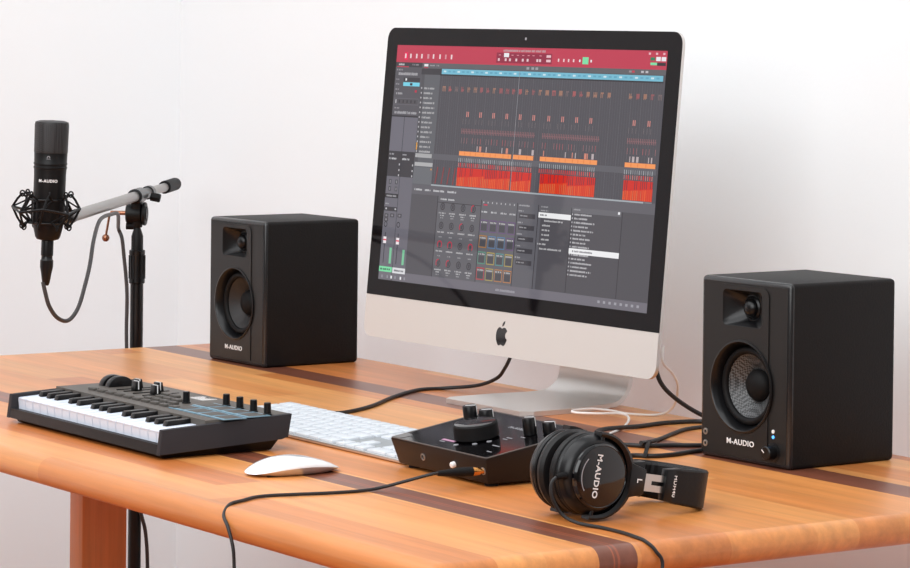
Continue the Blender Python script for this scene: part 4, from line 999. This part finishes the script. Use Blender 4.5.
h = T
cable('controller_cable', 'black cable from the music keyboard curling up behind the left side of the computer',
      [(-0.13, -0.070, h + 0.028), (-0.145, -0.055, h + 0.014), (-0.185, -0.02, h + 0.0026), (-0.218, 0.05, h + 0.0026), (-0.225, 0.105, h + 0.0026), (-0.185, 0.138, h + 0.0026), (-0.1350, 0.1475, h + 0.0026), (-0.140, 0.18, h + 0.0026), (-0.175, 0.235, h + 0.0026), (-0.240, 0.31, h + 0.0026), (-0.292, 0.385, h + 0.0026), (-0.290, 0.43, h + 0.0028), (-0.2450, 0.455, h + 0.010), (-0.2049, 0.460, h + 0.0241), (-0.1787, 0.455, h + 0.041), (-0.1599, 0.450, h + 0.057), (-0.145, 0.452, h + 0.085), (-0.135, 0.452, h + 0.14), (-0.13, 0.442, h + 0.155)], 0.0026)
cable('power_cable', 'black cable hanging from behind the right corner of the computer down to the desk',
      [(0.130, 0.462, h + 0.120), (0.142, 0.466, h + 0.085), (0.1560, 0.466, h + 0.056), (0.157, 0.490, h + 0.0334), (0.1596, 0.530, h + 0.0102), (0.185, 0.545, h + 0.0032), (0.26, 0.545, h + 0.0030), (0.34, 0.54, h + 0.0030)], 0.0030)
cable('white_cable', 'thin white cable looping beside the computer stand',
      [(0.175, 0.455, h + 0.105), (0.184, 0.448, h + 0.0852), (0.1754, 0.470, h + 0.069), (0.1626, 0.490, h + 0.0497), (0.1227, 0.515, h + 0.0179), (0.0920, 0.5165, h + 0.0030), (0.0699, 0.4851, h + 0.0030), (0.0548, 0.4632, h + 0.0072), (0.0400, 0.4420, h + 0.0092), (0.0420, 0.4117, h + 0.0092), (0.0600, 0.4000, h + 0.0092), (0.0809, 0.4220, h + 0.0088), (0.0900, 0.4550, h + 0.0075), (0.1140, 0.4479, h + 0.0040), (0.160, 0.4042, h + 0.0016), (0.198, 0.3566, h + 0.0016), (0.2235, 0.3183, h + 0.0016), (0.255, 0.25, h + 0.0016), (0.30, 0.15, h + 0.0016), (0.335, 0.112, h + 0.012)], 0.0016, 'wcable')
cable('speaker_cable', 'black cable crossing the desk behind the headphones, the uppermost running right to the speaker',
      [(0.418, 0.110, h + 0.020), (0.40, 0.150, h + 0.006), (0.31, 0.235, h + 0.0029), (0.235, 0.300, h + 0.0064), (0.195, 0.345, h + 0.0064), (0.172, 0.420, h + 0.0029), (0.163, 0.480, h + 0.0029), (0.19, 0.528, h + 0.0029), (0.33, 0.530, h + 0.0029), (0.43, 0.535, h + 0.006)], 0.0029)
cable('speaker_cable', 'black cable from the interface that forks behind the headphones, the middle one of the cables',
      [(0.436, 0.108, h + 0.018), (0.42, 0.155, h + 0.005), (0.33, 0.245, h + 0.0027), (0.290, 0.290, h + 0.0027), (0.3180, 0.3120, h + 0.0027), (0.3330, 0.3480, h + 0.0027), (0.352, 0.385, h + 0.0027), (0.36, 0.45, h + 0.0027), (0.38, 0.515, h + 0.006)], 0.0027)
cable('speaker_cable', 'black cable slanting up to the right from the cable tie to the speaker',
      [(0.3260, 0.3040, h + 0.0078), (0.305, 0.334, h + 0.0045), (0.276, 0.375, h + 0.0026), (0.2457, 0.4188, h + 0.0026), (0.222, 0.460, h + 0.0026), (0.225, 0.500, h + 0.0026), (0.30, 0.51, h + 0.0026), (0.37, 0.50, h + 0.004)], 0.0026)
cable('speaker_cable', 'black cable lowest on the desk, running from behind the headphones to the speaker',
      [(0.452, 0.106, h + 0.018), (0.448, 0.150, h + 0.005), (0.39, 0.225, h + 0.0028), (0.3800, 0.250, h + 0.0028), (0.3960, 0.2700, h + 0.0028), (0.3980, 0.3000, h + 0.0028), (0.389, 0.335, h + 0.0028), (0.383, 0.38, h + 0.0028), (0.384, 0.45, h + 0.0028), (0.382, 0.51, h + 0.006)], 0.0028)
b = MB(); mtx = Matrix.Translation((0.366, 0.288, h)) @ Matrix.Rotation(math.radians(-40), 4, 'Z'); b.box((0, 0, 0.0068), (0.150, 0.0050, 0.0016), bev=0.0005, mx=Matrix.Rotation(math.radians(-40), 4, 'Z'))
tie = b.build('cable_tie', M['rubber'], None, (0.366, 0.282, h)); tag(tie, 'short black strap lying across the speaker cables', 'cable tie')

hc = thing('headphone_cable', 'thin black headphone cable plugged into the interface and draped over the desk edge', 'cable', (0.478, -0.085, h))
hb = Vector(hc.location)
jx = Vector((0.396, 0.026, T)) + Matrix.Rotation(-0.022, 4, 'Z') @ (FR2 @ Vector((0.092, 0, 0.0)))
jd = Vector((-0.08, -1.0, 0.015)).normalized()
PM = Matrix.Translation(jx - hb) @ frame_to(jd)
b = MB(); b.lathe([(0.0030, 0.0), (0.0030, 0.005), (0.0044, 0.006), (0.0048, 0.0145), (0.0042, 0.0155)], PM, 22); b.build('plug', M['gold'], hc)
b = MB(); b.lathe([(0.0052, 0.0150), (0.0054, 0.018), (0.0052, 0.034), (0.0040, 0.044), (0.0030, 0.058), (0.0022, 0.060)], PM, 22); b.build('plug_grip', M['rubber'], hc)
pe = jx + jd * 0.058
cp = [pe, pe + jd * 0.012 + Vector((0, 0, -0.001)), (0.452, -0.152, h + 0.0050), (0.4470, -0.176, h + 0.0021), (0.4431, -0.217, h + 0.0021), (0.4257, -0.2896, h + 0.0021), (0.4400, -0.325, h + 0.0021), (0.453, -0.350, h + 0.0010), (0.468, -0.3655, h - 0.0070), (0.486, -0.3710, h - 0.016), (0.497, -0.3710, h - 0.035), (0.500, -0.3705, h - 0.060), (0.51, -0.372, h - 0.15), (0.60, -0.372, h - 0.36), (0.78, -0.33, h - 0.44), (0.90, -0.22, h - 0.30), (0.882, -0.115, h - 0.08), (0.8765, -0.0935, h - 0.026), (0.8730, -0.0990, h - 0.0085), (0.8620, -0.1040, h + 0.0005), (0.845, -0.1030, h + 0.0021), (0.815, -0.098, h + 0.0021), (0.780, -0.098, h + 0.0021), (0.752, -0.1085, h + 0.0040), (0.738, -0.1180, h + 0.012), (0.734, -0.1260, h + 0.026), (0.734, -0.1280, h + 0.038), (0.734, -0.1250, h + 0.0480)]
pend = Vector((HX, HY, T)) + HM @ Vector((0.0280, -0.0500, -0.007))
cp[-1] = tuple(pend); cp[-2] = tuple(pend + Vector((0, -0.006, -0.006)))
cp[-3] = tuple(pend + Vector((0.001, -0.006, -0.020)))
b = MB(); b.tube([p - hb for p in catmull(cp, 10)], 0.0019, 10); b.build('cord', M['cable'], hc)

# ------------------------------------------------------------------ light
world = bpy.data.worlds.new('room_daylight'); scene.world = world; world.use_nodes = True
wt = world.node_tree; bg = wt.nodes['Background']; bg.inputs['Strength'].default_value = 1.0
tcw = wt.nodes.new('ShaderNodeTexCoord'); spw = wt.nodes.new('ShaderNodeSeparateXYZ'); rw = wt.nodes.new('ShaderNodeValToRGB')
wt.links.new(tcw.outputs['Generated'], spw.inputs[0]); wt.links.new(spw.outputs[2], rw.inputs[0]); wt.links.new(rw.outputs[0], bg.inputs['Color'])
rw.color_ramp.elements[0].position = 0.0; rw.color_ramp.elements[0].color = (0.13, 0.115, 0.10, 1)
rw.color_ramp.elements[1].position = 0.55; rw.color_ramp.elements[1].color = (0.74, 0.75, 0.77, 1)
def area(name, loc, target, sx, sy, power, col=(1, 1, 1)):
    l = bpy.data.lights.new(name, 'AREA'); l.shape = 'RECTANGLE'; l.size = sx; l.size_y = sy; l.energy = power; l.color = col
    o = bpy.data.objects.new(name, l); COL.objects.link(o); o.location = loc
    o.rotation_euler = (Vector(target) - Vector(loc)).to_track_quat('-Z', 'Y').to_euler(); return o
area('ceiling_softbox', (0.2, -1.0, 2.75), (-0.1, 0.1, 0.74), 3.0, 2.4, 47, (0.98, 0.99, 1.0))
area('front_fill', (2.3, -3.4, 2.45), (-0.6, 0.5, 1.0), 3.2, 2.2, 76, (0.98, 0.99, 1.0))  # added fill from the front right; no window is known there

# ------------------------------------------------------------------ camera
cam = bpy.data.cameras.new('camera'); co = bpy.data.objects.new('camera', cam); COL.objects.link(co)
Rr = Vector((0.562115, 0.826982, 0.011257)); Uu = Vector((-0.022056, 0.001383, 0.999756)); Ff = Vector((-0.826765, 0.562226, -0.019018))
m = Matrix((Rr, Uu, -Ff)).transposed().to_4x4(); m.translation = (3.3, -2.0, 1.2612); co.matrix_world = m
cam.sensor_fit = 'HORIZONTAL'; cam.sensor_width = 36.0; cam.lens = 36.0 * 3072.384 / 910; cam.shift_x = 0.0; cam.shift_y = -(284 - 79.94) / 910
cam.clip_start = 0.05; cam.clip_end = 60
scene.camera = co
vs_ = scene.view_settings; scene.display_settings.display_device = 'sRGB'
vs_.view_transform = 'Standard'; vs_.look = 'None'; vs_.exposure = 0.0; vs_.gamma = 1.0; vs_.use_curve_mapping = False
